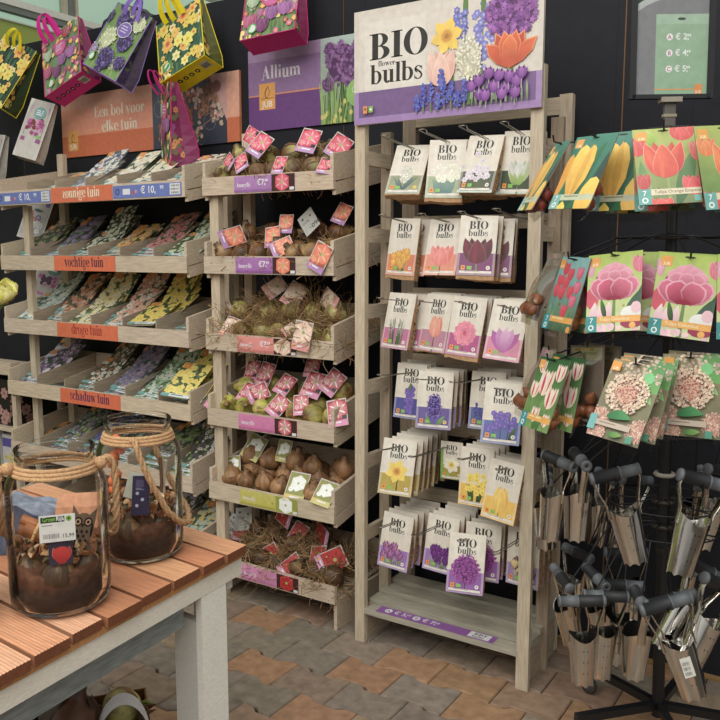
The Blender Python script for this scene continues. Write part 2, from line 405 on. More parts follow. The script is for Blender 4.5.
DID['k'] = (.72, _stem(.07, 0, 1.02)+_P((.24, .3), (.54, X_), (.6, X_), (.3, .28))+_P((.3, .4), (.44, .46), (.7, 0), (.46, 0))+_R(.46, X_-t_, .68, X_)+_R(.4, 0, .74, t_))
DID['z'] = (.58, _P((.04, 0), (.26, 0), (.54, X_), (.32, X_))+_R(.06, X_-t_, .54, X_)+_R(.04, 0, .55, t_)+_R(.5, 0, .54, .2)+_R(.06, .48, .1, X_))
DID['y'] = (.64, _P((.03, X_), (.27, X_), (.42, .16), (.34, -.02), (.3, -.02))+_P((.2, -.26), (.24, -.28), (.61, X_), (.56, X_))+_D(.15, -.2, .1)+_R(-.02, X_-t_, .32, X_)+_R(.48, X_-t_, .68, X_))
DID['f'] = (.44, _stem(.1, 0, .8, head=False)+_R(0, X_-t_, .4, X_)+_A(.3, .82, .2, .2, .17, .05, 60, 180)+_D(.38, .9, .09))

# colours
CREAM = rgb(222, 212, 192); INK = rgb(48, 46, 40); ORG = rgb(238, 148, 30); GRN = rgb(130, 190, 70)
WOOD = rgb(198, 182, 160); WOODD = rgb(170, 154, 134); BLACKC = rgb(34, 34, 38); GREENL = rgb(90, 130, 60); GREEND = rgb(38, 62, 34)
WH = (.78, .76, .72)
# ---------------- setting ----------------
def build_floor():
    g = G(); L = .24; Wd = .16; a = .01; r = random.Random(3)
    pal = [rgb(150, 124, 104), rgb(140, 122, 106), rgb(134, 122, 110), rgb(136, 125, 112), rgb(146, 128, 108), rgb(140, 128, 113), rgb(160, 126, 98), rgb(130, 120, 108)]
    for row in range(-18, 6):
        yc = 2.395+Wd*row; off = -1.40 if row % 2 == 0 else -1.53
        for k in range(-17, 12):
            x0 = off+L*k; xc = x0+L/2
            g_ = .0016
            xs = [(-L/2+g_, 1), (-L/4-.012, 1), (-L/4+.012, -1), (L/4-.012, -1), (L/4+.012, 1), (L/2-g_, 1)]
            out = [(xc+x, yc+Wd/2+a*s-g_) for x, s in xs]+[(xc+x, yc-Wd/2-a*s+g_) for x, s in xs[::-1]]
            ins = []
            for x, y in out: ins.append((x-(.004 if x > xc+L*.4 else -.004 if x < xc-L*.4 else 0), y-(.004 if y > yc else -.004)))
            c = jc(r.choice(pal), r, .08); zt = r.uniform(-.0012, .0012)
            g.poly([(x, y, zt) for x, y in ins][::-1], c)
            n = len(out)
            for i in range(n):
                j = (i+1) % n
                g.poly([(ins[i][0], ins[i][1], zt), (ins[j][0], ins[j][1], zt), (out[j][0], out[j][1], -.005), (out[i][0], out[i][1], -.005)], c)
                g.poly([(out[i][0], out[i][1], -.005), (out[j][0], out[j][1], -.005), (out[j][0], out[j][1], -.03), (out[i][0], out[i][1], -.03)], c)
    g.box(-9, 5, -7, 3.3, -.06, -.012, rgb(70, 62, 54))
    struct(g.build('floor', M_paver))
build_floor()
g = G(); g.box(-7.2, -.842, 3.07, 3.10, 0, 2.757, rgb(34, 35, 41)); g.box(-.838, 1.2, 3.07, 3.10, 0, 2.757, rgb(34, 35, 41)); g.box(-.842, -.838, 3.069, 3.10, 0, 2.757, rgb(120, 88, 60))
for X in (-4.35, -2.06): g.box(X-.0015, X+.0015, 3.069, 3.071, 0, 2.757, rgb(90, 72, 50))
for k in range(26):
    g.box(-6+.27*k, -5.997+.27*k, 3.0696, 3.07, .1, 2.7, rgb(28, 29, 34))
struct(g.build('wall_back', M_wall))
g = G(); g.box(-5, 1.2, 3.045, 3.068, 0, .012, rgb(150, 120, 80)); struct(g.build('baseboard_back', M_wx))
# glazed side of the greenhouse seen above the black boards
gl_ = newmat('greenhouse_pane')[0]; b_ = gl_.node_tree.nodes['Principled BSDF']
gt = gl_.node_tree; gt.nodes.remove(b_); tr_ = gt.nodes.new('ShaderNodeBsdfTransparent'); tr_.inputs[0].default_value = (.74, .88, .80, 1); gs = gt.nodes.new('ShaderNodeBsdfGlossy'); gs.inputs['Roughness'].default_value = .2
mm = gt.nodes.new('ShaderNodeMixShader'); mm.inputs[0].default_value = .08; gt.links.new(tr_.outputs[0], mm.inputs[1]); gt.links.new(gs.outputs[0], mm.inputs[2]); gt.links.new(mm.outputs[0], gt.nodes['Material Output'].inputs[0])
def gbox(name, mat, boxes, kind=None, parent=None):
    q = G()
    for bx_ in boxes: q.box(*bx_)
    o = q.build(name, mat, parent)
    if kind: o['kind'] = kind
    return o
gr_ = rgb(152, 168, 84); al = rgb(222, 220, 210); ald = rgb(120, 126, 118)
gbox('wall_left', M_plain, [(-7.05, -7.0, 0, 22, 0, 3.69, gr_)], 'structure')
gbox('window_1', gl_, [(-7.03, -7.02, 0, 22, 3.69, 6.2, (.7, .85, .78))], 'structure')
fr = [(-7.05, -6.95, 0, 22, 3.825, 3.885, al), (-7.04, -6.965, 0, 22, 3.77, 3.825, ald), (-7.04, -6.98, 0, 22, 3.688, 3.700, rgb(190, 195, 180)), (-7.05, -6.93, 0, 22, 4.75, 4.85, al)]
for y in (5.45, 8.0, 10.5, 13.5, 17): fr += [(-7.04, -6.97, y, y+.045, 3.885, 6.2, rgb(190, 180, 160)), (-7.04, -7.0, y+.045, y+.15, 3.885, 6.2, ald), (-7.04, -6.98, y+.15, y+.18, 3.885, 6.2, rgb(190, 180, 160))]
gbox('trim_1', M_plain, fr, 'structure')
gbox('trim_2', M_plain, [(-6.6, 2, 7.0, 7.14, 4.36, 4.50, al), (-6.6, 2, 7.0, 7.1, 5.4, 5.5, al)]+[(-6.0+1.1*k, -5.94+1.1*k, 7.02, 7.08, 4.5, 5.4, ald) for k in range(7)], 'structure')

# ---------------- wooden racks ----------------
def wjit(r, a=.001):
    return lambda p: (p[0]+r.uniform(-a, a), p[1]+r.uniform(-a, a), p[2]+r.uniform(-a, a))
SL = .2   # slope of the tray floors
def tray(parent, x0, x1, zb, depth=.42, side=.135, back=True, flat=False, seed=1):
    r = random.Random(seed); g = G(); y0 = 2.61; c = lambda: jc(WOOD, r, .06)
    # front board
    g.box(x0, x1, y0, y0+.016, zb, zb+.074, c(), wjit(r))
    for sx in (x0+.03, x1-.05, x1-.21):
        g.box(sx, sx+.006, y0-.0012, y0, zb+.045, zb+.051, (.55, .55, .5))
    sl = 0.02 if flat else SL
    # floor: three planks
    for k in range(4):
        ya = y0+.016+k*(depth-.016)/4; yb = ya+(depth-.016)/4-.006; za = zb+.012+sl*(ya-y0); z2 = zb+.012+sl*(yb-y0); cc = c()
        g.prism([(x0+.016, ya, za), (x0+.016, yb, z2), (x0+.016, yb, z2+.012), (x0+.016, ya, za+.012)], (x1-x0-.032, 0, 0), cc)
    if not flat:
        for xa in (x0, x1-.016):
            lo = zb-.02
            # lower batten and upper board, one seam between them
            g.prism([(xa, y0+.018, lo), (xa, y0+depth, lo+sl*depth), (xa, y0+depth, lo+.048+sl*depth), (xa, y0+.018, lo+.048)], (.016, 0, 0), c())
            xo = xa+(.0015 if xa == x0 else -.0015)
            g.prism([(xo, y0+.004, zb+.030), (xo, y0+depth, zb+.030+sl*depth), (xo, y0+depth, zb+side+sl*depth), (xo, y0+.004, zb+side)], (.016, 0, 0), c())
        if back: g.box(x0+.016, x1-.016, y0+depth-.014, y0+depth, zb+sl*depth, zb+side+sl*depth-.02, c())
    else:
        for xa in (x0, x1-.016): g.box(xa, xa+.016, y0+.017, y0+depth, 0, zb+.012, c(), wjit(r))
        g.box(x0, x1, y0+depth-.014, y0+depth, zb, zb+.15, c())
    o = g.build('tray', M_wx, parent); return o
def divider(par, x, zb, depth, h=.115):
    g = G(); y0 = 2.628
    g.prism([(x, y0, zb+.024+SL*.02), (x, 2.61+depth-.02, zb+.024+SL*depth), (x, 2.61+depth-.02, zb+h+SL*depth), (x, y0, zb+h)], (.006, 0, 0), jc(WOODD, rnd, .07))
    return g.build('divider', M_wy, par)
def post(par, x0, x1, y0, y1, z0, z1, col=WOOD):
    g = G(); g.box(x0, x1, y0, y1, z0, z1, jc(col, rnd, .06), wjit(rnd, .0015)); return g.build('post', M_wz, par)
ZB = [1.797, 1.465, 1.133, .797, .461, .118]
# left rack: five compartments trays with name strips
rackL = thing('seed_rack', 'wide grey wooden rack of sloping divided trays with orange garden-type strips', 'display rack', (-3.26, 2.61, 0))
def rel(o, root):
    o.location = -root.location; return o
for (a, b, c_, d_) in ((-3.865, -3.82, 2.70, 2.73), (-3.865, -3.82, 2.93, 2.96), (-2.60, -2.565, 2.86, 2.895), (-2.70, -2.655, 3.03, 3.06)):
    rel(post(rackL, a, b, c_, d_, 0, 1.80 if c_ == 2.70 else 2.09 if c_ == 2.93 else 1.9), rackL)
DEP = .42
strips = [('zonnige tuin', rgb(240, 225, 190), rgb(226, 108, 58)), ('vochtige tuin', rgb(66, 30, 70), rgb(230, 106, 50)), ('droge tuin', rgb(170, 30, 36), rgb(232, 108, 52)), ('schaduw tuin', rgb(66, 34, 90), rgb(232, 104, 52))]
LX0, LX1 = -3.945, -2.587
CW = (LX1-LX0)/6
for i, zb in enumerate(ZB):
    t = rel(tray(rackL, LX0, LX1, zb, DEP, seed=20+i), rackL)
    for k in range(1, 6):
        d = divider(t, LX0+CW*k, zb, DEP, .115)
    if i < 4:
        txt, tc_, bc_ = strips[i]
        A = Art((0, 0, .45, .072), i); A.rectf(0, 0, .45, .072, bc_)
        A.didone(txt, .225, .020, .050, tc_, 'c', sx=.80)
        g = G(); g.box(0, .45, 0, .0012, 0, .072, bc_); g.art(A, (0, -.0002, 0)); g.build('name_strip', M_print, t, loc=(-3.50, 2.6085, zb+.001))
    if i == 0:
        for xs, w_ in ((-3.945, .44), (-3.045, .44)):
            bl = rgb(106, 124, 196)
            A = Art((0, 0, w_, .058), 5); A.rectf(0, 0, w_, .058, bl)
            A.sans('\u20ac 10,', w_*.42, .018, .032, (.85, .87, .9)); A.sans('99', w_*.70, .032, .017, (.85, .87, .9))
            A.ell(w_*.07, .03, .014, .014, rgb(50, 60, 120)); A.ell(w_*.07, .03, .009, .009, bl)
            A.rectf(w_*.15, .016, w_*.26, .042, (.75, .75, .8)); A.rectf(w_*.29, .016, w_*.325, .03, (.6, .08, .1)); A.rectf(w_*.335, .022, w_*.36, .034, (.8, .3, .3))
            A.rectf(w_*.84, .006, w_*.985, .054, (.72, .74, .76))
            for q in range(3):
                A.barcode(w_*.855, .010+q*.015, w_*.12, .009, (.1, .1, .12))
            g = G(); g.box(0, w_, 0, .0012, 0, .058, bl); g.art(A, (0, -.0002, 0)); g.build('price_strip', M_print, t, loc=(xs, 2.6085, zb+.006))

# bulb rack
rackB = thing('bulb_rack', 'narrow grey wooden rack of six sloping trays of amaryllis bulbs', 'display rack', (-2.14, 2.61, 0))
BX0, BX1 = -2.484, -1.80
for (a, b, c_, d_) in ((-2.476, -2.426, 2.645, 2.675), (-2.455, -2.41, 2.84, 2.87), (-1.85, -1.818, 2.84, 2.875)):
    rel(post(rackB, a, b, c_, d_, 0, 1.80 if c_ == 2.645 else 2.08 if a < -2.4 else 1.85), rackB)
AM = [  # flower colours, band colour, band width text
    (rgb(226, 40, 80), rgb(250, 180, 190), rgb(176, 116, 186)), (rgb(238, 110, 70), rgb(250, 190, 150), rgb(170, 100, 180)),
    (rgb(245, 200, 170), rgb(252, 236, 215), rgb(236, 136, 128)), (rgb(206, 30, 60), rgb(250, 230, 230), rgb(218, 112, 170)),
    (rgb(240, 244, 232), rgb(255, 255, 255), rgb(200, 190, 40)), (rgb(214, 24, 26), rgb(160, 10, 14), rgb(232, 136, 196))]
def amaryllis(A, cx, cy, r, i, bgc=None):
    c0, c1, _ = AM[i]
    for k in range(6):
        A.petal(cx, cy, r, r*.95, .5+k*PI/3, mixc(c0, c1, .5), c0, .12)
        A.petal(cx, cy, r*.85, r*.16, .5+k*PI/3, c1, c1, .1)
    A.ell(cx, cy, r*.16, r*.16, rgb(170, 190, 90), 8)
for i, zb in enumerate(ZB):
    t = rel(tray(rackB, BX0, BX1, zb, DEP, flat=(i == 5), seed=40+i), rackB)
    c0, c1, bc_ = AM[i]
    w_ = .315; A = Art((0, 0, w_, .066), i+3); A.rectf(0, 0, w_, .066, bc_, mixc(bc_, (1, 1, 1), .06))
    A.rectf(0, 0, w_*.62, .011, mixc(bc_, (0, 0, 0), .25))
    A.didone('Amaryllis', .012, .022, .018, (.85, .8, .85), sx=.8)
    if i < 3: A.sans('\u20ac7,', w_*.39, .028, .023, (.9, .88, .9)); A.sans('99', w_*.515, .038, .012, (.9, .88, .9))
    A.rectf(w_*.63, 0, w_, .066, rgb(70, 40, 36) if i != 4 else rgb(150, 160, 40)); amaryllis(A, w_*.80, .034, .040, i); 
    if i == 2: amaryllis(A, w_*.70, .03, .025, i)
    A.rectf(w_*.92, .002, w_*.99, .014, (.7, .7, .7))
    g = G(); g.box(0, w_, 0, .0012, 0, .066, bc_); g.art(A, (0, -.0002, 0)); g.build('price_strip', M_print, t, loc=(-2.30, 2.6085, zb+.004))

# ---------------- BIO stand ----------------
stand = thing('bulb_stand', 'tall grey wooden stand with wire hooks of bagged bulbs and slatted bottom shelf', 'display stand', (-1.33, 2.7, 0))
P_ = lambda *a, **k: rel(post(stand, *a, **k), stand)
SX0, SX1 = -1.695, -.962
P_(-1.695, -1.651, 2.602, 2.626, 0, 2.16); P_(-1.007, -.962, 2.602, 2.626, 0, 2.16)
P_(-1.695, -1.651, 2.79, 2.814, 0, 2.02, WOODD); P_(-1.007, -.962, 2.79, 2.814, 0, 2.02, WOODD)
P_(-1.69, -1.63, 2.95, 2.98, 0, 2.15, WOODD); P_(-1.035, -.985, 2.95, 2.98, 0, 2.125)
def rail(x0, x1, y0, y1, z0, z1, name='side_rail', mat=None):
    g = G(); g.box(x0, x1, y0, y1, z0, z1, jc(WOOD, rnd, .06), wjit(rnd, .0012)); return rel(g.build(name, mat or (M_wy if y1-y0 > .1 else M_wx), stand), stand)
for z in (.445, .74, 1.035, 1.33, 1.62, 1.905):
    rail(-1.672, -1.651, 2.626, 2.79, z-.026, z+.026); rail(-1.007, -.985, 2.626, 2.79, z-.026, z+.026)
HZ = [1.95, 1.682, 1.392, 1.118, .845, .556]
for z in HZ: rail(-1.63, -1.035, 2.94, 2.962, z-.035, z+.02, 'crossbar')
rail(-1.63, -1.035, 2.95, 2.975, 2.055, 2.115, 'crossbar'); 0
for k, (ya, yb, z) in enumerate(((2.60, 2.658, .132), (2.672, 2.740, .146), (2.756, 2.826, .158), (2.842, 2.92, .170))):
    g = G(); r_ = random.Random(k+60); c = jc(rgb(172, 166, 150), r_, .05)
    x0_, x1_ = (-1.650, -1.008) if k == 0 else (-1.668, -.975)
    g.box(x0_, x1_, ya, yb, z-.010, z+.012, c, wjit(r_)); rel(g.build('shelf_slat', M_wx, stand), stand)
for x in (-1.671, -1.001):
    g = G(); g.prism([(x, 2.628, 0), (x, 2.93, 0), (x, 2.93, .166), (x, 2.84, .166), (x, 2.84, .154), (x, 2.75, .154), (x, 2.75, .139), (x, 2.667, .139), (x, 2.667, .12), (x, 2.628, .12)], (.018, 0, 0), WOODD)
    rel(g.build('shelf_side_board', M_wy, stand), stand)
# price strip on the front slat
A = Art((0, 0, .50, .054), 2); pc = rgb(150, 88, 168); A.rectf(0, 0, .50, .054, pc)
for x, t1, t2, L_ in ((.045, '\u20ac 5,', '79', 'A'), (.17, '\u20ac 7,', '29', 'B')):
    A.ell(x, .029, .016, .017, (.8, .78, .8)); A.sans(L_, x, .020, .018, pc, 'c'); A.sans(t1, x+.026, .018, .026, (.85, .82, .86)); A.sans(t2, x+.078, .028, .014, (.85, .82, .86))
A.rectf(.395, .006, .48, .049, (.75, .73, .74)); A.didone('BIO', .437, .027, .018, INK, 'c', sx=1.3); A.didone('bulbs', .437, .010, .013, INK, 'c', sx=1.3)
g = G(); g.art(A, (0, 0, 0), (1, 0, 0), (0, 1, 0), (0, 0, 1)); g.box(0, .5, 0, .054, 0, .0003, pc)
rel(g.build('price_strip', M_print, stand), stand).location += Vector((-1.60, 2.604, .1452))

# sign on the stand
A = Art((0, 0, .72, .398), 11); W_, H_ = .72, .398
A.rectf(0, 0, W_, H_, rgb(212, 202, 188)); A.rectf(.02, .02, W_-.02, H_-.02, rgb(216, 206, 192))
A.rectf(.045, .105, .295, H_-.045, rgb(222, 214, 202))
pv = rgb(150, 112, 172); A.rectf(0, 0, W_, .115, pv); A.rectf(.02, .022, W_-.02, .115, rgb(124, 92, 146))
A.rectf(0, 0, .02, .115, rgb(168, 132, 188)); A.rectf(W_-.02, 0, W_, .115, rgb(168, 132, 188)); A.rectf(0, 0, W_, .024, rgb(164, 128, 186))
A.didone('BIO', .186, .222, .090, INK, 'c', sx=1.27); A.didone('bulbs', .178, .138, .066, INK, 'c', sx=1.10)
A.didone('flower', .138, .198, .018, INK, 'c', sx=1.1)
def scy(v): return H_*(1-v)
A.spike(.445, .17, .035, .23, [rgb(96, 100, 190), rgb(150, 150, 214)], 34, GREENL, .75); A.leaf(.445, .3, .447, H_+.02, .02, GREENL, GREENL)
A.spike(.51, .15, .045, .22, [rgb(110, 110, 200), rgb(160, 160, 220)], 36, GREENL, .6); A.leaf(.51, .3, .512, H_+.02, .018, GREENL, GREENL)
for k in range(26): A.flower(.51+A.r.uniform(-.035, .035), .18+A.r.uniform(0, .17), .014, rgb(120, 120, 204), rgb(200, 200, 235), 6)
for k in range(16): A.flower(.432+A.r.uniform(-.022, .022), .26+A.r.uniform(0, .09), .012, rgb(104, 108, 198), rgb(190, 190, 230), 6)
A.stem(.405, .1, .395, .24, .008, GREENL)
A.daff(.378, scy(.335), .062, rgb(245, 208, 40), rgb(220, 150, 20), rot=.2)
A.stem(.62, .10, .614, .2, .008, rgb(100, 120, 60)); A.ball(.612, scy(.22), .088, [rgb(92, 40, 106), rgb(122, 56, 140), rgb(170, 100, 184)], 240)
A.stem(.607, .10, .607, .15, .009, rgb(140, 160, 90))
for a_, L_, w__, c_ in ((-.42, .118, .040, rgb(206, 74, 24)), (.46, .118, .040, rgb(200, 66, 22)), (-.82, .112, .040, rgb(226, 92, 26)), (.86, .125, .040, rgb(230, 100, 30)), (-.16, .112, .046, rgb(236, 104, 34)), (.22, .112, .046, rgb(226, 90, 30)), (.03, .100, .046, rgb(240, 118, 40))):
    A.petal(.607, .140, L_*1.02, w__*1.12, PI/2-a_, rgb(190, 60, 20), rgb(248, 150, 70), .10); A.petal(.607, .140, L_*.97, w__, PI/2-a_, rgb(186, 56, 18), c_, .10)
A.ell(.607, .152, .026, .018, rgb(206, 78, 28), 14)
A.stem(.465, .03, .465, .12, .012, GREENL); A.ball(.465, scy(.545), .05, [rgb(190, 186, 160), rgb(240, 234, 214), rgb(214, 206, 170)], 190, 6, ry=.072)
A.tulip(.360, scy(.605), .096, .130, rgb(226, 160, 140), rgb(246, 206, 186), 0, None)
for k, x in enumerate((.265, .292, .322, .348, .375, .40, .425, .45)):
    A.stem(x, .02, x, .07, .006, rgb(110, 140, 70)); A.spike(x, .028+.012*(k % 3), .030, .052+.012*(k*2 % 3), [rgb(54, 66, 170), rgb(110, 120, 210)], 42, None, .65)
A.spike(.362, .09, .036, .065, [rgb(54, 66, 170), rgb(110, 120, 210)], 44, None, .65)
for k in range(12):
    x = .478+.018*k; A.leaf(x, .022, x+A.r.uniform(-.015, .015), .09, .008, rgb(90, 130, 60), rgb(170, 190, 140))
for x, y in ((.475, .09), (.51, .06), (.505, .105), (.54, .125), (.56, .08), (.575, .115), (.60, .07), (.61, .108), (.64, .09), (.655, .115), (.53, .055), (.585, .055), (.632, .055)):
    A.crocus(x, y, .042, .036, rgb(112, 46, 140), rgb(180, 112, 196))
A.rectf(.047, .036, .064, .062, ORG); A.rectf(.070, .038, .088, .060, GRN); A.ell(.055, .051, .004, .006, (.2, .12, 0)); A.ell(.079, .049, .005, .004, (.8, .9, .7))
g = G(); g.box(0, W_, 0, .014, 0, H_, rgb(200, 190, 178)); g.art(A, (0, -.0003, 0))
o = g.build('header_sign', M_print, stand); rel(o, stand); o.location += Vector((-1.686, 2.583, 2.021))

# ---------------- signs behind the racks ----------------
def jub(A, x, y, s):
    A.rectf(x, y, x+s, y+s*1.25, rgb(232, 158, 48)); A.sans('JUB', x+s/2, y+s*.12, s*.30, (.8, .78, .7), 'c')
    A.leaf(x+s*.45, y+s*.55, x+s*.55, y+s*1.1, s*.3, rgb(70, 60, 40), rgb(70, 60, 40)); A.leaf(x+s*.47, y+s*.58, x+s*.55, y+s*1.05, s*.22, rgb(232, 158, 48), rgb(232, 158, 48)); A.rectf(x+s*.1, y+s*.52, x+s*.9, y+s*.545, rgb(70, 60, 40))
A = Art((0, 0, 1.325, .33), 21)
A.rectf(0, 0, 1.325, .33, rgb(232, 142, 104), rgb(226, 150, 122)); A.rectf(0, 0, 1.325, .115, rgb(212, 104, 54)); A.rectf(0, .115, .73, .118, rgb(238, 160, 120))
A.rectf(0, .26, .73, .33, rgb(222, 160, 134))
A.didone('Een bol voor', .475, .200, .058, rgb(230, 220, 194), 'c'); A.didone('elke tuin', .475, .120, .058, rgb(230, 220, 194), 'c')
jub(A, .05, .035, .085)
A.rectf(.73, 0, 1.245, .33, rgb(60, 66, 82), rgb(86, 92, 108))
for k in range(26):
    cx, cy = .76+.46*A.r.random(), .03+.28*A.r.random(); bc = A.r.choice([rgb(150, 104, 76), rgb(190, 130, 100), rgb(120, 86, 66), rgb(210, 176, 156), rgb(170, 90, 66)])
    for q in range(16):
        A.ell(cx+A.r.gauss(0, .022), cy+A.r.gauss(0, .026), .010, .013, jc(bc, A.r, .35), 7, A.r.uniform(0, 3))
for k in range(8):
    cx, cy = .78+.40*A.r.random(), .05+.22*A.r.random()
    for q in range(14):
        a = q*PI*2/14; A.stem(cx+.04*math.cos(a), cy+.04*math.sin(a), cx+.04*math.cos(a+.45), cy+.04*math.sin(a+.45), .0022, rgb(150, 160, 172))
A.poly([(1.13, .33), (1.245, .33), (1.245, .10), (1.19, .22)], rgb(216, 166, 160)); A.ell(1.18, .27, .03, .03, rgb(160, 110, 110)); A.stem(.9, .0, 1.245, .17, .004, rgb(196, 150, 140))
A.rectf(1.245, 0, 1.325, .33, rgb(234, 158, 120), rgb(238, 176, 150)); A.rectf(1.245, 0, 1.325, .115, rgb(216, 110, 60))
g = G(); g.box(0, 1.325, 0, .01, 0, .33, rgb(226, 140, 100)); g.art(A, (0, -.0003, 0))
tag(g.build('garden_sign', M_print, None, loc=(-3.975, 3.058, 2.088)), 'long orange board reading Een bol voor elke tuin with photo of bulbs', 'sign')
A = Art((0, 0, .76, .37), 22)
A.rectf(0, 0, .76, .37, rgb(150, 112, 162)); A.rectf(0, .315, .76, .37, rgb(172, 138, 180)); A.rectf(0, 0, .42, .158, rgb(112, 62, 132)); A.rectf(0, .158, .42, .164, rgb(226, 140, 80))
A.didone('Allium', .195, .230, .062, rgb(224, 214, 222), 'c'); jub(A, .065, .095, .095)
A.rectf(.42, 0, .76, .37, rgb(120, 150, 70), rgb(178, 196, 190))
for k in range(60):
    x = .42+.34*A.r.random(); A.stem(x, 0, x+A.r.uniform(-.03, .03), .12+.12*A.r.random(), .006, A.r.choice([rgb(90, 130, 50), rgb(150, 190, 80), rgb(60, 90, 40)]))
for k in range(20): A.ell(.42+.34*A.r.random(), .10*A.r.random(), .009, .012, rgb(214, 200, 90), 7)
for cx, cy, r_ in ((.46, .17, .035), (.64, .30, .06), (.60, .18, .05), (.47, .32, .03), (.54, .255, .092)):
    A.stem(cx, 0, cx, cy, .006, GREENL); A.ball(cx, cy, r_, [rgb(90, 50, 100), rgb(120, 70, 130), rgb(160, 110, 170)], 110)
A.ell(.62, .12, .06, .06, rgb(140, 190, 90), 20)
for a in range(4): A.ell(.62+.016*math.cos(a*PI/2), .135+.016*math.sin(a*PI/2), .014, .014, rgb(200, 220, 180)); A.ell(.62+.016*math.cos(a*PI/2), .135+.016*math.sin(a*PI/2), .010, .010, rgb(140, 190, 90))
g = G(); g.box(0, .76, 0, .01, 0, .37, rgb(150, 112, 162)); g.art(A, (0, -.0003, 0))
tag(g.build('allium_sign', M_print, None, loc=(-2.595, 3.058, 2.125)), 'purple board reading Allium with photo of purple flower balls', 'sign')
# ---------------- BIO bulb packets on the stand ----------------
BIO = {
'11': (-1.486, 2.679, 1.973, -.53, .033, .150), '12': (-1.329, 2.647, 1.977, -.253, .025, .25), '13': (-1.182, 2.650, 1.982, -.360, .048, -.050), '14': (-1.054, 2.654, 1.988, -.124, .051, -.075),
'21': (-1.506, 2.660, 1.682+.025, -.136, .039, -.125), '21b': (-1.478, 2.71, 1.705, -.188, .049, -.182), '22': (-1.346, 2.68, 1.703, -.30, .0, -.016), '23': (-1.199, 2.639, 1.709, -.22, .023, .22), '24': (-1.168, 2.714, 1.700, -.26, .002, .18),
'31': (-1.516, 2.661, 1.403, -.226, .030, -.200), '31b': (-1.489, 2.705, 1.400, -.237, .029, -.170), '32': (-1.358, 2.663, 1.403, -.232, .024, -.274), '33': (-1.228, 2.642, 1.398, -.223, .055, -.056), '34': (-1.069, 2.635, 1.391, -.290, .071, -.001),
'41': (-1.498, 2.705, 1.131, -.162, .000, -.057), '42': (-1.361, 2.640, 1.120, -.171, .014, .226), '43': (-1.180, 2.707, 1.125, -.169, -.003, .012), '44': (-1.075, 2.604, 1.107, -.241, .048, .28),
'51': (-1.504, 2.629, .848, -.252, .044, .210), '52': (-1.323, 2.70, .848, -.036, -.013, .025), '53': (-1.194, 2.653, .850, -.138, -.015, -.041), '54': (-1.060, 2.609, .828, -.192, .078, -.129),
'61': (-1.504, 2.621, .554, -.168, .053, -.018), '62': (-1.323, 2.648, .573, -.200, .022, -.056), '63': (-1.201, 2.599, .542, -.320, .001, .252), '64': (-1.170, 2.667, .567, -.113, .010, .159), '65': (-1.022, 2.688, .571, -.109, -.036, -.180)}
for k_ in ('11', '12', '13', '14'): v = list(BIO[k_]); v[2] -= .026; BIO[k_] = tuple(v)
for k_ in ('21', '21b', '22', '23', '24'): v = list(BIO[k_]); v[2] -= .026; BIO[k_] = tuple(v)
CWD, CHT = .133, .212
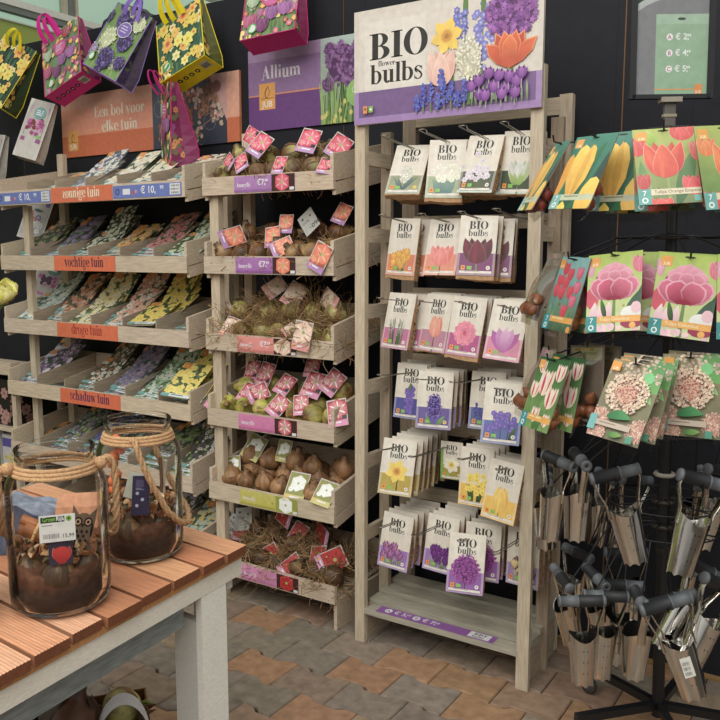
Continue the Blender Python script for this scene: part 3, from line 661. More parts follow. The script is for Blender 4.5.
def bio_art(kind):
    w, h = CWD, CHT; A = Art((-w/2, -h, w/2, 0), hash(kind) % 97 if False else sum(map(ord, kind)))
    band, bname, stem = {
     '11': (rgb(150, 156, 118), '', 0), '12': (rgb(160, 174, 128), '', 0), '13': (rgb(92, 96, 76), '', 0), '14': (rgb(72, 84, 60), '', 0), '21': (rgb(222, 126, 80), '', 0), '22': (rgb(226, 140, 112), '', 0),
     '23': (rgb(128, 54, 108), '', 0), '31': (rgb(196, 110, 150), '', 0), '32': (rgb(190, 128, 150), '', 0), '33': (rgb(186, 80, 138), '', 0), '34': (rgb(216, 128, 158), '', 0), '41': (rgb(84, 88, 160), '', 0),
     '42': (rgb(108, 92, 160), '', 0), '43': (rgb(92, 106, 166), '', 0), '44': (rgb(96, 112, 176), '', 0), '51': (rgb(186, 158, 32), '', 0), '52': (rgb(168, 150, 40), '', 0), '53': (rgb(232, 184, 44), '', 0),
     '54': (rgb(236, 186, 48), '', 0), '61': (rgb(158, 112, 184), '', 0), '62': (rgb(160, 116, 186), '', 0), '63': (rgb(150, 90, 170), '', 0), '65': (rgb(160, 130, 180), '', 0)}[kind]
    rim = mixc(band, (1, 1, 1), .22)
    A.rectf(-w/2, -h, w/2, 0, rgb(224, 214, 196)); A.rectf(-w/2, -h, w/2, -h*.63, rim); A.rectf(-w*.44, -h*.95, w*.44, -h*.63, band)
    if kind == '13' or kind == '14': A.rectf(-w/2, -h, w/2, -h*.95, rgb(200, 212, 196))
    A.rectf(-w*.34, -h*.36, w*.34, -h*.09, rgb(229, 221, 205))
    A.didone('BIO', 0, -h*.228, w*.215, INK, 'c', sx=1.12); A.didone('bulbs', 0, -h*.345, w*.168, INK, 'c', sx=1.04)
    A.ell(0, -h*.115, w*.022, w*.022, rgb(60, 50, 40)); 
    cy = -h*.62
    if kind == '11': A.stem(0, -h*.9, 0, -h*.7, .006, GREENL); A.ball(0, -h*.60, .026, [rgb(200, 200, 180), rgb(240, 236, 224), rgb(214, 212, 196)], 120, 6, .040); [A.leaf(0, -h*.92, x, -h*.66, .012, rgb(70, 96, 110), rgb(120, 140, 120), .004) for x in (-.045, -.03, .03, .046)]
    if kind == '12':
        for k in range(14): x = -.045+.0065*k; A.leaf(x*.6, -h*.94, x, -h*.66, .008, rgb(74, 120, 120), rgb(130, 160, 140))
        for k in range(22): A.flower(A.r.uniform(-.05, .05), -h*A.r.uniform(.46, .74), .012, rgb(232, 232, 214), rgb(210, 210, 170), 6)
    if kind == '13':
        for k in range(10): A.stem(A.r.uniform(-.02, .02), -h*.94, A.r.uniform(-.04, .04), -h*.66, .003, rgb(90, 110, 60))
        for k in range(30): A.flower(A.r.gauss(0, .026), -h*.62+A.r.gauss(0, .018), .012, rgb(224, 214, 222), rgb(190, 170, 190), 6)
    if kind == '14': A.tulip(.004, -h*.66, .072, .085, rgb(150, 176, 84), rgb(226, 222, 226), .1, GREENL, rgb(214, 206, 220)); [A.leaf(x*.3, -h*.86, x, -h*.66, .016, rgb(128, 168, 64), rgb(180, 196, 120)) for x in (-.03, -.012, .014, .032)]
    if kind == '21':
        for k in range(12): A.stem(A.r.uniform(-.02, .02), -h*.94, A.r.uniform(-.035, .035), -h*.72, .003, rgb(90, 110, 40))
        for k in range(15): A.crocus(A.r.uniform(-.038, .038), -h*A.r.uniform(.58, .84), .024, .026, rgb(226, 152, 20), rgb(248, 200, 60))
    if kind == '22': A.tulip(0, -h*.66, .084, .082, rgb(222, 88, 80), rgb(244, 150, 140), .2, GREENL)
    if kind == '23': A.tulip(.002, -h*.60, .092, .096, rgb(58, 10, 26), rgb(150, 18, 56), .2, rgb(120, 140, 90), rgb(74, 16, 36))
    if kind == '31':
        for k in range(16): x = A.r.uniform(-.045, .045); A.stem(x*.7, -h*.92, x, -h*A.r.uniform(.45, .68), .0035, rgb(64, 110, 60)); A.spike(x, -h*A.r.uniform(.6, .78), .012, h*.16, [rgb(206, 190, 206), rgb(160, 180, 130)], 12, None, .6)
    if kind == '32': A.tulip(.004, -h*.57, .062, .085, rgb(220, 110, 84), rgb(246, 176, 150), -.5, rgb(90, 70, 50))
    if kind == '33':
        A.stem(0, -h*.94, 0, -h*.7, .005, rgb(110, 90, 60))
        for rr, n in ((.046, 13), (.036, 11), (.026, 9), (.015, 7)):
            for q in range(n): A.petal(0, cy, rr, .024, q*2*PI/n+rr*60, rgb(196, 60, 106), jc(rgb(236, 138, 160), A.r, .15), .3)
    if kind == '34':
        A.stem(.0, -h*.95, 0, -h*.82, .006, rgb(160, 170, 130))
        for a, c in ((-.62, rgb(176, 84, 160)), (.62, rgb(184, 76, 150)), (-.33, rgb(206, 140, 190)), (.3, rgb(214, 150, 196)), (0, rgb(222, 176, 210))): A.petal(0, -h*.86, h*.42, .034, PI/2-a, rgb(184, 90, 164), c, .08)
    if kind in ('41', '44'):
        for x, n in ((-.03, 9), (.0, 12), (.03, 9)) if kind == '44' else ((.0, 34),):
            A.stem(x*.8, -h*.93, x, -h*.5, .003, rgb(60, 90, 60)); 
            for q in range(n): A.flower(x+A.r.uniform(-.017, .017), -h*(.5+.3*A.r.random()) if kind == '44' else -h*(.42+.48*q/n), .011, rgb(112, 84, 180), rgb(150, 140, 210), 6)
        if kind == '41': A.leaf(0, -h*.5, .003, -h*.34, .012, GREENL, GREENL)
        else: A.leaf(.03, -h*.94, .05, -h*.7, .014, GREEND, GREENL)
    if kind == '42':
        A.leaf(-.01, -h*.94, -.03, -h*.72, .014, GREENL, rgb(130, 180, 120)); A.leaf(.012, -h*.94, .042, -h*.76, .016, GREENL, rgb(130, 180, 120))
        A.ball(0, -h*.63, .030, [rgb(60, 40, 110), rgb(92, 70, 168), rgb(150, 124, 206)], 170, 6, ry=.052)
    if kind == '43':
        for x in (-.04, -.024, -.008, .01, .028): A.stem(x, -h*.94, x, -h*.7, .004, GREENL); A.spike(x, -h*(.86-.1*((x*1000) % 3)/3), .02, h*.24, [rgb(54, 48, 120), rgb(96, 92, 180)], 40, None, .6)
    if kind == '51': A.stem(.006, -h*.92, .006, -h*.7, .005, rgb(50, 60, 30)); A.daff(0, -h*.58, .046, rgb(246, 214, 50), rgb(222, 150, 20))
    if kind == '52': A.daff(0, -h*.62, .05, rgb(240, 236, 214), rgb(240, 200, 40)); A.rectf(-w/2, -h, -w*.38, -h*.2, rgb(120, 176, 60))
    if kind == '53':
        for k in range(12): x = A.r.uniform(-.04, .04); A.leaf(x*.5, -h*.94, x, -h*.62, .006, GREEND, GREENL)
        for k in range(22): A.daff(A.r.uniform(-.042, .042), -h*A.r.uniform(.44, .78), .012, rgb(246, 220, 60), rgb(236, 190, 20))
    if kind == '54':
        A.stem(.0, -h*.93, 0, -h*.8, .005, rgb(120, 130, 60))
        A.tulip(0, -h*.66, .066, .100, rgb(222, 152, 16), rgb(252, 216, 74), -.9)
    if kind in ('61', '62', '65'):
        for k in range(12): x = A.r.uniform(-.04, .04); A.leaf(x*.6, -h*.94, x*1.1, -h*.74, .005, rgb(70, 100, 50), rgb(170, 180, 150))
        for k in range(16):
            cd, cl = {'61': (rgb(134, 64, 130), rgb(206, 140, 196)), '62': (rgb(92, 30, 110), rgb(140, 66, 160)), '65': (rgb(70, 30, 90), rgb(226, 206, 130)) if k % 2 else (rgb(210, 170, 60), rgb(236, 226, 190))}[kind]
            A.crocus(A.r.uniform(-.044, .044), -h*A.r.uniform(.55, .80), .024, .030, cd, cl, rgb(226, 150, 50) if kind == '61' else None)
    if kind == '63': A.stem(0, -h*.93, 0, -h*.6, .004, rgb(90, 60, 90)); A.ball(0, -h*.60, .052, [rgb(92, 24, 100), rgb(128, 36, 134), rgb(182, 84, 176)], 340, 5, None, .75)
    A.rectf(-w*.43, -h*.965, w*.43, -h*.925, rgb(226, 220, 206)); A.lines(-w*.3, -h*.938, w*.5, h*.008, 1, rgb(150, 140, 130))
    A.rectf(-w*.39, -h*.91, -w*.28, -h*.835, ORG); A.rectf(-w*.23, -h*.905, -w*.10, -h*.845, GRN); A.rectf(-w*.36, -h*.885, -w*.31, -h*.855, rgb(180, 90, 20))
    if kind not in ('12', '14', '22', '41', '43', '34'): A.ell(w*.33, -h*.87, w*.055, w*.055, rgb(228, 222, 212) if kind not in ('42', '11') else rgb(240, 200, 60)); A.ell(w*.33, -h*.87, w*.022, w*.022, rgb(140, 130, 130), 8)
    return A
BAGM = None
def kraft_bag(seed):
    r = random.Random(seed); g = G(); w, h = CWD*1.0, .202+.010*(seed % 3); n = 9; m = 7; kc = rgb(170, 136, 102)
    for side in (0, 1):
        rows = []
        for a in range(n):
            t = a/(n-1); row = []
            th = .006+.036*math.sin(min(1, t*1.15)*PI*.62)**1.4*(1 if t < .93 else .8)
            for b in range(m):
                u = b/(m-1); x = (-.5+u)*w*(1+.02*math.sin(9*t)); e_ = math.sin(PI*u)**.5 if 0 < u < 1 else 0
                y = .0016 + (th*(.72+.28*e_) + r.uniform(-.0018, .0018) if side else .0006*r.random())
                row.append((x, y, -.004-t*h+(r.uniform(-.004, .004) if a == n-1 else 0)))
            rows.append(row)
        if side: rows = [q[::-1] for q in rows]
        g.grid(rows, kc, smooth=True)
        if side == 0: fr = rows
        else: bk = [q[::-1] for q in rows]
    for a in range(n-1):
        for b in (0, m-1): g.poly([fr[a][b], bk[a][b], bk[a+1][b], fr[a+1][b]], mixc(kc, (0, 0, 0), .06), True)
    for b in range(m-1): g.poly([fr[-1][b], bk[-1][b], bk[-1][b+1], fr[-1][b+1]], kc); g.poly([fr[0][b], fr[0][b+1], bk[0][b+1], bk[0][b]], kc)
    # air holes at the right and left flank and on the back
    for k in range(26):
        t = r.uniform(.3, .95); a = int(t*(n-1)); 
        for b, sg in ((0, -1), (m-1, 1)):
            P = Vector(fr[a][b]).lerp(Vector(bk[a][b]), r.uniform(.3, .9)); P.z -= r.uniform(0, .02)
            g.poly([P+Vector((sg*.0012, .0022*math.cos(q*PI/3), .0022*math.sin(q*PI/3))) for q in range(6)], (.03, .02, .012))
    return g.build('paper_bag', M_kraft, mesh_only=True)
BAGS = [kraft_bag(k) for k in range(3)]
CARDM = {}
def card_mesh(kind):
    if kind in CARDM: return CARDM[kind]
    A = bio_art(kind); g = G(); g.box(-CWD/2, CWD/2, 0, .0012, -CHT, 0, rgb(206, 196, 178)); g.art(A, (0, 0, 0), base=2e-4)
    CARDM[kind] = g.build('card', M_print, mesh_only=True); return CARDM[kind]
BNAME = {'11': 'white hyacinth', '12': 'cream flower with blue green stems', '13': 'pale star shaped flower cluster', '14': 'pale green and lilac tulip', '21': 'yellow orange crocus', '22': 'coral pink tulip', '23': 'dark maroon tulip',
 '31': 'white and green slender flower', '32': 'peach tulip', '33': 'pink double flower', '34': 'lilac pointed tulip', '41': 'blue flower spike', '42': 'purple hyacinth', '43': 'dark blue grape hyacinth', '44': 'violet bluebell', '51': 'single yellow daffodil', '52': 'small white narcissus',
 '53': 'many small yellow daffodils', '54': 'single yellow tulip', '61': 'lilac pink crocus', '62': 'deep purple crocus', '63': 'round purple allium', '65': 'mixed yellow and purple crocus'}
rows_ = {'1': 'top hook row', '2': 'second hook row', '3': 'third hook row', '4': 'fourth hook row', '5': 'fifth hook row', '6': 'lowest hook row'}
def bio_packet(kind, loc, rot, label, group=None, sc=1.0, nm=0):
    o = thing('bulb_packet', label, 'bulb packet', loc, rot, group)
    mk('card', card_mesh(kind), o); mk('paper_bag', BAGS[2 if kind == '23' else nm % 3], o)
    o.scale = (sc, sc, sc)
    if loc[2] < 1.2: o.children[1].scale = (1, 1, .93)
    return o
BEH = {'11': 2, '12': 2, '13': 2, '14': 1, '21': 0, '21b': 1, '22': 2, '23': 1, '24': 1, '31': 0, '31b': 2, '32': 2, '33': 3, '34': 3, '41': 2, '42': 3, '43': 2, '44': 4, '51': 6, '52': 0, '53': 3, '54': 3, '61': 5, '62': 4, '63': 0, '64': 3, '65': 2}
for k_, v in BIO.items():
    kind = {'21b': '21', '24': '23', '31b': '31', '64': '63'}.get(k_, k_)
    row = rows_[k_[0]]
    lab = {'21b': 'yellow orange crocus packet half hidden behind its front twin, second hook row', '24': 'dark maroon tulip packet half hidden behind its front twin', '31b': 'slender flower packet half hidden behind its front twin, third hook row', '64': 'purple allium packet half hidden behind the front allium packet'}.get(k_)
    if not lab: lab = 'front paper packet with %s card, %s' % (BNAME[kind], row)
    bio_packet(kind, v[:3], v[3:], lab, None, .68 if k_ == '52' else 1.0, len(k_)+int(k_[:2]))
    n = BEH[k_]; r = random.Random(int(k_[:2])*3)
    for q in range(n):
        dy = .041*(q+1)
        if v[1]+dy > 2.90: break
        bio_packet(kind, (v[0]+r.uniform(-.006, .008), v[1]+dy, v[2]+r.uniform(-.002, .004)), (max(v[3]*.8+.02*q, -.35), v[4]*.5, v[5]*.4+r.uniform(-.04, .04)),
                   'paper packet stacked behind the %s packet, %s' % (BNAME[kind] if k_ not in ('21b', '24', '31b', '64') else 'rear '+BNAME[kind], row), 'packets behind the %s packet in the %s' % (BNAME[kind] if k_ not in ('21b', '24', '31b', '64') else 'rear '+BNAME[kind], row), 1, q)
# hooks
def stand_hook(x, y0, z, y1=2.942):
    g = G(); r_ = .0019; c = rgb(150, 146, 138); w2 = .0055
    P = [(x-w2, y1, z-.018)]
    P += [(x-w2, 2.66, z-.014), (x-w2, y0+.035, z)]
    for q in range(9):
        a = PI*q/8; P.append((x-.013*math.cos(a)*1.0, y0+.014-.014*math.sin(a)*1.0, z+.006))
    P += [(x+w2, y0+.035, z), (x+w2, 2.66, z-.014), (x+w2, y1, z-.018)]
    g.tube(P, r_, c, 6); o = g.build('hook', M_wire, stand); rel(o, stand)
for x, y, z in ((-1.486, 2.455, 1.949), (-1.329, 2.44, 1.955), (-1.18, 2.439, 1.955), (-1.054, 2.48, 1.962), (-1.506, 2.477, 1.681), (-1.34, 2.459, 1.68), (-1.2, 2.48, 1.684), (-1.075, 2.48, 1.69),
   (-1.512, 2.473, 1.388), (-1.358, 2.485, 1.383), (-1.228, 2.526, 1.382), (-1.07, 2.528, 1.374), (-1.49, 2.442, 1.115), (-1.361, 2.496, 1.103), (-1.205, 2.45, 1.112), (-1.075, 2.53, 1.09),
   (-1.504, 2.475, .832), (-1.345, 2.418, .84), (-1.194, 2.5, .834), (-1.06, 2.52, .812), (-1.504, 2.477, .538), (-1.333, 2.424, .553), (-1.20, 2.52, .53), (-1.03, 2.434, .548)):
    stand_hook(x, y, z)

# ---------------- flower packets in the divided trays ----------------
PW, PH = .150, .205
def packet_mesh(seed, bgc, cols, cen, n=34, r=.018,  petals=5, leafc=None, foot=rgb(110, 170, 168), style='field'):
    w, h = PW, PH; A = Art((-w/2, 0, w/2, h), seed)
    A.field(-w/2, 0, w/2, h, mixc(bgc, rgb(96, 112, 74), .45), [mixc(q_, rgb(235, 232, 215), .10) for q_ in cols], cen, int(n*1.7), r*.82, leafc or mixc(bgc, rgb(90, 130, 60), .5), petals)
    A.rectf(-w*.46, h*.83, -w*.20, h*.985, rgb(232, 142, 40)); A.rectf(-w*.39, h*.89, -w*.30, h*.93, rgb(236, 190, 120))
    A.rectf(-w/2, 0, -w*.22, h*.085, foot); A.rectf(-w*.22, 0, w/2, h*.085, mixc(foot, (1, 1, 1), .55)); A.lines(-w*.15, h*.045, w*.45, h*.02, 1, rgb(90, 90, 90))
    g = G(); g.art(A, (0, 0, 0), base=3e-4)
    # bulging body behind the picture
    rows = []
    for a in range(5):
        t = a/4; th = .002+.016*math.sin(PI*min(1, t+.12)*.86)
        rows.append([(-w/2, .0, h*t), (-w/2+.012, th*.8, h*t), (0, th, h*t), (w/2-.012, th*.8, h*t), (w/2, .0, h*t)])
    g.grid([q[::-1] for q in rows], rgb(150, 146, 132)); g.poly([(-w/2, 0, 0), (w/2, 0, 0), (w/2, 0, h), (-w/2, 0, h)], mixc(bgc, (.3, .3, .3), .3))
    g.poly(rows[0], rgb(170, 166, 150)); g.poly(rows[-1][::-1], rgb(150, 146, 132))
    return g.build('flower_packet', M_print, mesh_only=True)
dk = rgb(34, 46, 30); dk2 = rgb(52, 66, 40); md = rgb(84, 110, 62)
yw = rgb(240, 206, 40); wt = rgb(232, 232, 222); pk = rgb(214, 120, 140); pu = rgb(104, 60, 130)
KINDS = {  # row -> per compartment (name, n, mesh args, base tilt)
0: [None, ('pale grey green flowers', 3, (rgb(150, 170, 160), [wt, rgb(200, 210, 190)], rgb(190, 180, 90), 22, .02), 20), ('blue purple and white flowers', 5, (rgb(120, 130, 160), [rgb(84, 74, 150), wt, rgb(220, 220, 236)], rgb(200, 190, 120), 26, .02), 25),
    ('large white daffodils', 5, (rgb(110, 128, 90), [wt, rgb(240, 236, 214)], rgb(230, 190, 60), 12, .035), 22), ('white flowers with yellow hearts', 4, (rgb(120, 130, 96), [wt, rgb(226, 224, 206)], yw, 20, .026), 24), ('cream and pale pink flowers', 4, (rgb(140, 140, 116), [rgb(236, 220, 206), rgb(226, 196, 190)], rgb(220, 200, 120), 22, .024), 18)],
1: [('orange and purple flowers on dark green', 6, (dk, [rgb(150, 90, 130), rgb(120, 150, 80), rgb(190, 150, 110)], rgb(180, 150, 60), 20, .016), 20), ('lavender purple flowers on dark green', 7, (dk, [rgb(112, 84, 146), rgb(146, 122, 170), rgb(90, 130, 80)], rgb(110, 90, 140), 34, .017), 20),
    ('small white flowers on dark green', 8, (dk, [wt, rgb(214, 222, 196)], rgb(170, 180, 90), 38, .014), 20), ('yellow and orange flowers', 5, (rgb(90, 84, 60), [yw, rgb(240, 160, 40), rgb(220, 190, 150)], rgb(200, 110, 30), 34, .020), 20),
    ('long pink blooms on dark green', 7, (dk2, [rgb(206, 104, 116), rgb(216, 150, 140)], rgb(150, 60, 60), 26, .021), 20), ('tiny white bells on green', 7, (rgb(60, 84, 48), [wt, rgb(190, 214, 170)], rgb(150, 180, 90), 46, .012), 20)],
2: [('pale blue and white flowers', 8, (rgb(90, 116, 96), [rgb(196, 214, 220), wt, rgb(160, 190, 200)], rgb(220, 220, 160), 28, .022), 22), ('red and pink flowers', 8, (rgb(70, 90, 60), [rgb(200, 70, 76), rgb(220, 130, 110), rgb(236, 210, 200)], rgb(230, 200, 90), 34, .018), 20),
    ('white petals with yellow middles', 8, (rgb(92, 110, 60), [rgb(236, 232, 206), rgb(226, 214, 130)], yw, 30, .020), 22), ('peach and white flowers', 8, (rgb(96, 106, 70), [rgb(232, 190, 160), wt, rgb(226, 160, 130)], rgb(220, 120, 80), 40, .018), 22),
    ('bright yellow flowers', 8, (rgb(60, 80, 34), [yw, rgb(228, 214, 30)], rgb(220, 170, 20), 36, .021), 22), ('small mauve flowers, lying flat', 2, (rgb(110, 124, 120), [rgb(170, 150, 190), rgb(90, 130, 90)], rgb(200, 200, 190), 20, .016), 8)],
3: [('purple and white pansy like blooms', 6, (rgb(70, 60, 80), [rgb(102, 50, 130), rgb(226, 214, 232), rgb(130, 70, 150)], rgb(230, 220, 240), 30, .020), 20), ('dark violet flowers, few left', 1, (dk, [rgb(80, 70, 130), rgb(60, 60, 110)], rgb(120, 110, 60), 20, .016), 8),
    ('white and brown speckled flowers', 6, (rgb(90, 84, 56), [wt, rgb(214, 206, 190), rgb(150, 90, 60)], rgb(170, 120, 70), 34, .014), 18), ('blue and purple daisies', 7, (rgb(50, 60, 70), [rgb(74, 84, 160), rgb(130, 112, 170), rgb(90, 70, 130)], rgb(200, 170, 80), 34, .018), 20),
    ('pale green and white bells', 7, (rgb(90, 130, 80), [rgb(170, 206, 170), wt, rgb(130, 180, 140)], rgb(140, 180, 100), 46, .015), 20), ('yellow trumpet flowers', 8, (rgb(96, 110, 60), [rgb(240, 224, 80), rgb(236, 214, 60)], rgb(240, 190, 30), 26, .025), 30)],
4: [('orange yellow flowers on black', 2, (rgb(40, 34, 30), [rgb(240, 180, 50), rgb(230, 150, 40)], rgb(90, 50, 20), 26, .018), 8), ('purple and green flowers', 5, (rgb(50, 60, 40), [rgb(90, 64, 140), rgb(140, 170, 90), rgb(110, 80, 150)], rgb(190, 200, 90), 34, .016), 14),
    ('blue spikes on green', 5, (rgb(46, 60, 44), [rgb(80, 90, 170), rgb(120, 124, 190)], rgb(60, 60, 120), 44, .013), 18), ('mixed blue flowers on dark green', 4, (dk, [rgb(110, 124, 170), rgb(150, 160, 120)], wt, 30, .015), 18),
    ('green and violet flowers on black', 5, (rgb(30, 34, 28), [rgb(90, 60, 110), rgb(100, 140, 60)], rgb(180, 190, 90), 34, .016), 20), ('dark plum flowers with lime leaves', 8, (rgb(40, 40, 30), [rgb(80, 50, 90), rgb(216, 214, 200), rgb(160, 190, 50)], rgb(60, 30, 60), 40, .014), 28)],
5: [None, None, ('small dark blue flowers', 3, (dk, [rgb(70, 80, 140), rgb(120, 130, 170)], yw, 30, .015), 18), ('yellow flowers on dark green', 4, (dk, [rgb(220, 180, 60), rgb(190, 150, 50)], rgb(90, 60, 20), 28, .018), 20),
    ('lilac and grey flowers on dark green', 5, (dk2, [rgb(160, 150, 180), rgb(200, 196, 206)], rgb(150, 130, 160), 34, .015), 20), ('teal and yellow flowers', 6, (rgb(40, 56, 56), [rgb(140, 180, 180), rgb(216, 186, 70), rgb(170, 190, 180)], rgb(220, 190, 80), 34, .017), 22)]}
TN = ['zonnige tuin', 'vochtige tuin', 'droge tuin', 'schaduw tuin', 'fifth', 'lowest']
ORD = ['leftmost', 'second', 'third', 'fourth', 'fifth', 'rightmost']
for i in KINDS:
    for k, K in enumerate(KINDS[i]):
        if not K: continue
        nm, n, args, tilt = K; r = random.Random(i*10+k)
        me = [packet_mesh(100+i*20+k*3+q, *args) for q in range(2)]
        zb = ZB[i]; xc = LX0+CW*(k+.5)+.012
        for q in range(n):
            y = 2.640+(.034 if n < 7 else .030)*q+(0.0 if q else -.004)
            if y > 2.83: y = 2.83+.010*(q-6)
            tl = math.radians(min(58, tilt+4.2*q+r.uniform(-5, 5)+0)); z = zb+.034+SL*(y-2.61)+.007*q+.020+(.004 if i == 0 else 0)
            if n <= 3: y += .03
            if i == 3 and k == 5 and q == 0: y -= .035; z += .045; tl = math.radians(36)
            if i == 2 and k == 4 and q == 0: y -= .02; z += .03
            o = mk('flower_packet', me[q % 2], None, (xc+r.uniform(-.020, .020), y, z), (-(PI/2-tl), r.uniform(-.06, .06), r.uniform(-.16, .10)))
            o.scale = (1.13, 1, 1.08)
            tag(o, 'packet with %s, %s section of the %s tray' % (nm, ORD[k], TN[i]), 'bulb packet', 'packets with %s' % nm)
# small white sign cards standing at the back of the trays
for (px, py, i, what) in ((78, 226, 1, 'behind the lavender packets'), (132.5, 224, 1, 'behind the yellow packets'), (195, 227, 1, 'behind the white bells packets')):
    p = at(px, py, Y=2.99); g = G(); A = Art((-.055, -.035, .055, .035), px_ := int(px)); A.rectf(-.055, -.035, .055, .035, rgb(206, 206, 200) if px != 195 else rgb(52, 60, 80))
    A.ball(0, .004, .024, [rgb(60, 44, 34), rgb(80, 60, 40), rgb(180, 120, 50)], 24); A.lines(-.04, -.026, .07, .003, 1, INK)
    g.box(-.055, .055, 0, .0015, -.035, .035, (.6, .6, .58)); g.art(A); g.box(-.002, .002, .0015, .004, -.14, .0, (.6, .6, .58))
    o = g.build('upright_card', M_print, None, loc=p); tag(o, 'small upright picture card %s' % what, 'sign card')
# ---------------- amaryllis bulbs with roots and picture labels ----------------
def bulb_mesh(seed, c0, c1, c2, elong=1.0):
    r = random.Random(seed); g = G(); prof = [(0, -.040), (.020, -.040), (.038, -.028), (.048, -.006), (.047, .014), (.036, .034), (.019, .046), (.0145, .056), (.0145, .066*elong), (.010, .068*elong), (0, .064*elong)]
    n = 14; rows = []; cols = []
    for q, (rr, z) in enumerate(prof):
        rows.append([(rr*(1+.07*math.sin(3*a+seed)+r.uniform(-.03, .03))*math.cos(a), rr*(1+.05*math.cos(2*a+seed))*math.sin(a), z+r.uniform(-.001, .001)) for a in [2*PI*j/n for j in range(n)]])
    i0 = len(g.v); cs = [c2, c2, mixc(c2, c1, .6), c1, mixc(c0, c1, .5), c0, c0, mixc(c0, c2, .4), c2, c2, mixc(c0, c2, .5)]
    nc0 = len(g.c); g.grid(rows, c0, close=True, cols=cs)
    sk = [r.uniform(.62, 1.3) for _ in range(n)]
    for q_ in range(nc0, len(g.c)):
        b_ = (q_-nc0) % n; f_ = (sk[b_], sk[(b_+1) % n], sk[(b_+1) % n], sk[b_]); g.c[q_] = [tuple(v*f_[m_] for v in col) for m_, col in enumerate(g.c[q_])]
    # dry papery skin flaps
    for k in range(6):
        a = r.uniform(0, 2*PI); P = []
        for t in range(4):
            rr, z = [(.047, -.004), (.046, .014), (.034, .034), (.021, .052)][t]
            P.append([((rr+.0015+r.uniform(0, .002))*math.cos(a+d*.5), (rr+.0015)*math.sin(a+d*.5), z) for d in (-.5, 0, .5+.3*r.random())])
        g.grid(P, jc(mixc(c2, c1, .4), r, .25))
    return g.build('bulb_body', M_bulb, mesh_only=True)
def root_mesh(seed, n, L, spread=1.0, up=0.0):
    r = random.Random(seed); g = G()
    for k in range(n):
        a = r.uniform(0, 2*PI); p = Vector((.016*math.cos(a), .016*math.sin(a), -.038)); el = r.uniform(-.5, .5)+up
        d = Vector((math.cos(a)*spread, math.sin(a)*spread, -.25+el)).normalized(); path = [p.copy()]; ll = L*r.uniform(.5, 1.1)
        for q in range(6):
            d = (d+Vector((r.gauss(0, .35), r.gauss(0, .35), r.gauss(0, .25)+.04))).normalized(); p = p+d*ll/6; path.append(p.copy())
        g.tube(path, r.uniform(.0009, .0017), jc(rgb(168, 138, 102), r, .3), 3, False)
    return g.build('roots', M_root, mesh_only=True)
gb = rgb(120, 84, 50)
BM = [[bulb_mesh(i*5+k, *c) for k in range(2)] for i, c in enumerate((
    (rgb(150, 140, 84), rgb(110, 78, 46), rgb(96, 70, 44)), (rgb(150, 120, 80), rgb(116, 74, 44), rgb(80, 60, 40)), (rgb(196, 190, 120), rgb(170, 150, 90), rgb(120, 90, 60)),
    (rgb(176, 176, 84), rgb(196, 186, 110), rgb(130, 96, 56)), (rgb(150, 112, 78), rgb(158, 116, 80), rgb(122, 94, 66)), (rgb(120, 96, 64), rgb(92, 66, 44), rgb(70, 54, 40))))]
RM = {'few': [root_mesh(1, 16, .05), root_mesh(2, 20, .06)], 'mid': [root_mesh(3, 46, .09, 1, .2), root_mesh(4, 56, .10, 1, .2)], 'many': [root_mesh(5, 110, .15, 1.2, .35), root_mesh(6, 120, .14, 1.2, .35), root_mesh(7, 100, .16, 1.2, .3)]}
def label_mesh(i, seed, barcode=False):
    w, h = .072, .100; A = Art((-w/2, -h/2, w/2, h/2), seed)
    if barcode:
        A.rectf(-w/2, -h/2, w/2, h/2, rgb(188, 188, 180)); 
        for k in range(3): A.barcode(-w*.4, -h*.4+k*.012, w*.45, .008, (.08, .08, .08))
        A.sans('098', w*.04, -h*.38, .02, (.06, .06, .06)); A.ell(-w*.25, h*.3, .006, .006, (.1, .1, .1)); A.ell(w*.25, h*.2, .005, .005, (.1, .1, .1)); A.ell(0, h*.05, .004, .004, (.1, .1, .1)); A.lines(-w*.4, h*.1, w*.5, .002, 3, (.3, .3, .3))
    else:
        c0, c1, bc = AM[i]; A.rectf(-w/2, -h/2, w/2, h/2, rgb(206, 196, 190)); A.rectf(-w*.46, -h*.3, w*.46, h*.46, mixc(c0, rgb(70, 60, 40), .55) if i != 4 else rgb(150, 150, 60))
        amaryllis(A, .002, .012, .040 if i != 4 else .029, i); amaryllis(A, -.018, -.01, .018 if i != 4 else .01, i)
        A.rectf(-w/2, -h/2, w/2, -h*.28, mixc(bc, (1, 1, 1), .12)); A.lines(-w*.2, -h*.38, w*.5, .005, 1, (.85, .8, .85)); A.ell(-w*.32, -h*.36, .005, .005, rgb(240, 180, 90))
        if i in (0, 3, 5): A.rectf(w*.22, -h*.24, w*.44, -h*.12, rgb(40, 50, 70))
    g = G(); n = 6; rows = []
    # gently curled card
    for a in range(n+1):
        y = -h/2+h*a/n; rows.append([(-w/2, .002*math.sin(3*a/n), y), (w/2, .002*math.sin(3*a/n), y)])
    g.grid(rows, rgb(190, 186, 176), smooth=False); g.art(A, (0, 0, 0), base=2.3e-3)
    g.box(-w/2, w/2, -.0021, 0, -h/2, h/2, rgb(200, 194, 186))
    return g.build('picture_label', M_print, mesh_only=True)
LM = [label_mesh(i, i+70) for i in range(6)]; LMB = label_mesh(0, 99, True)
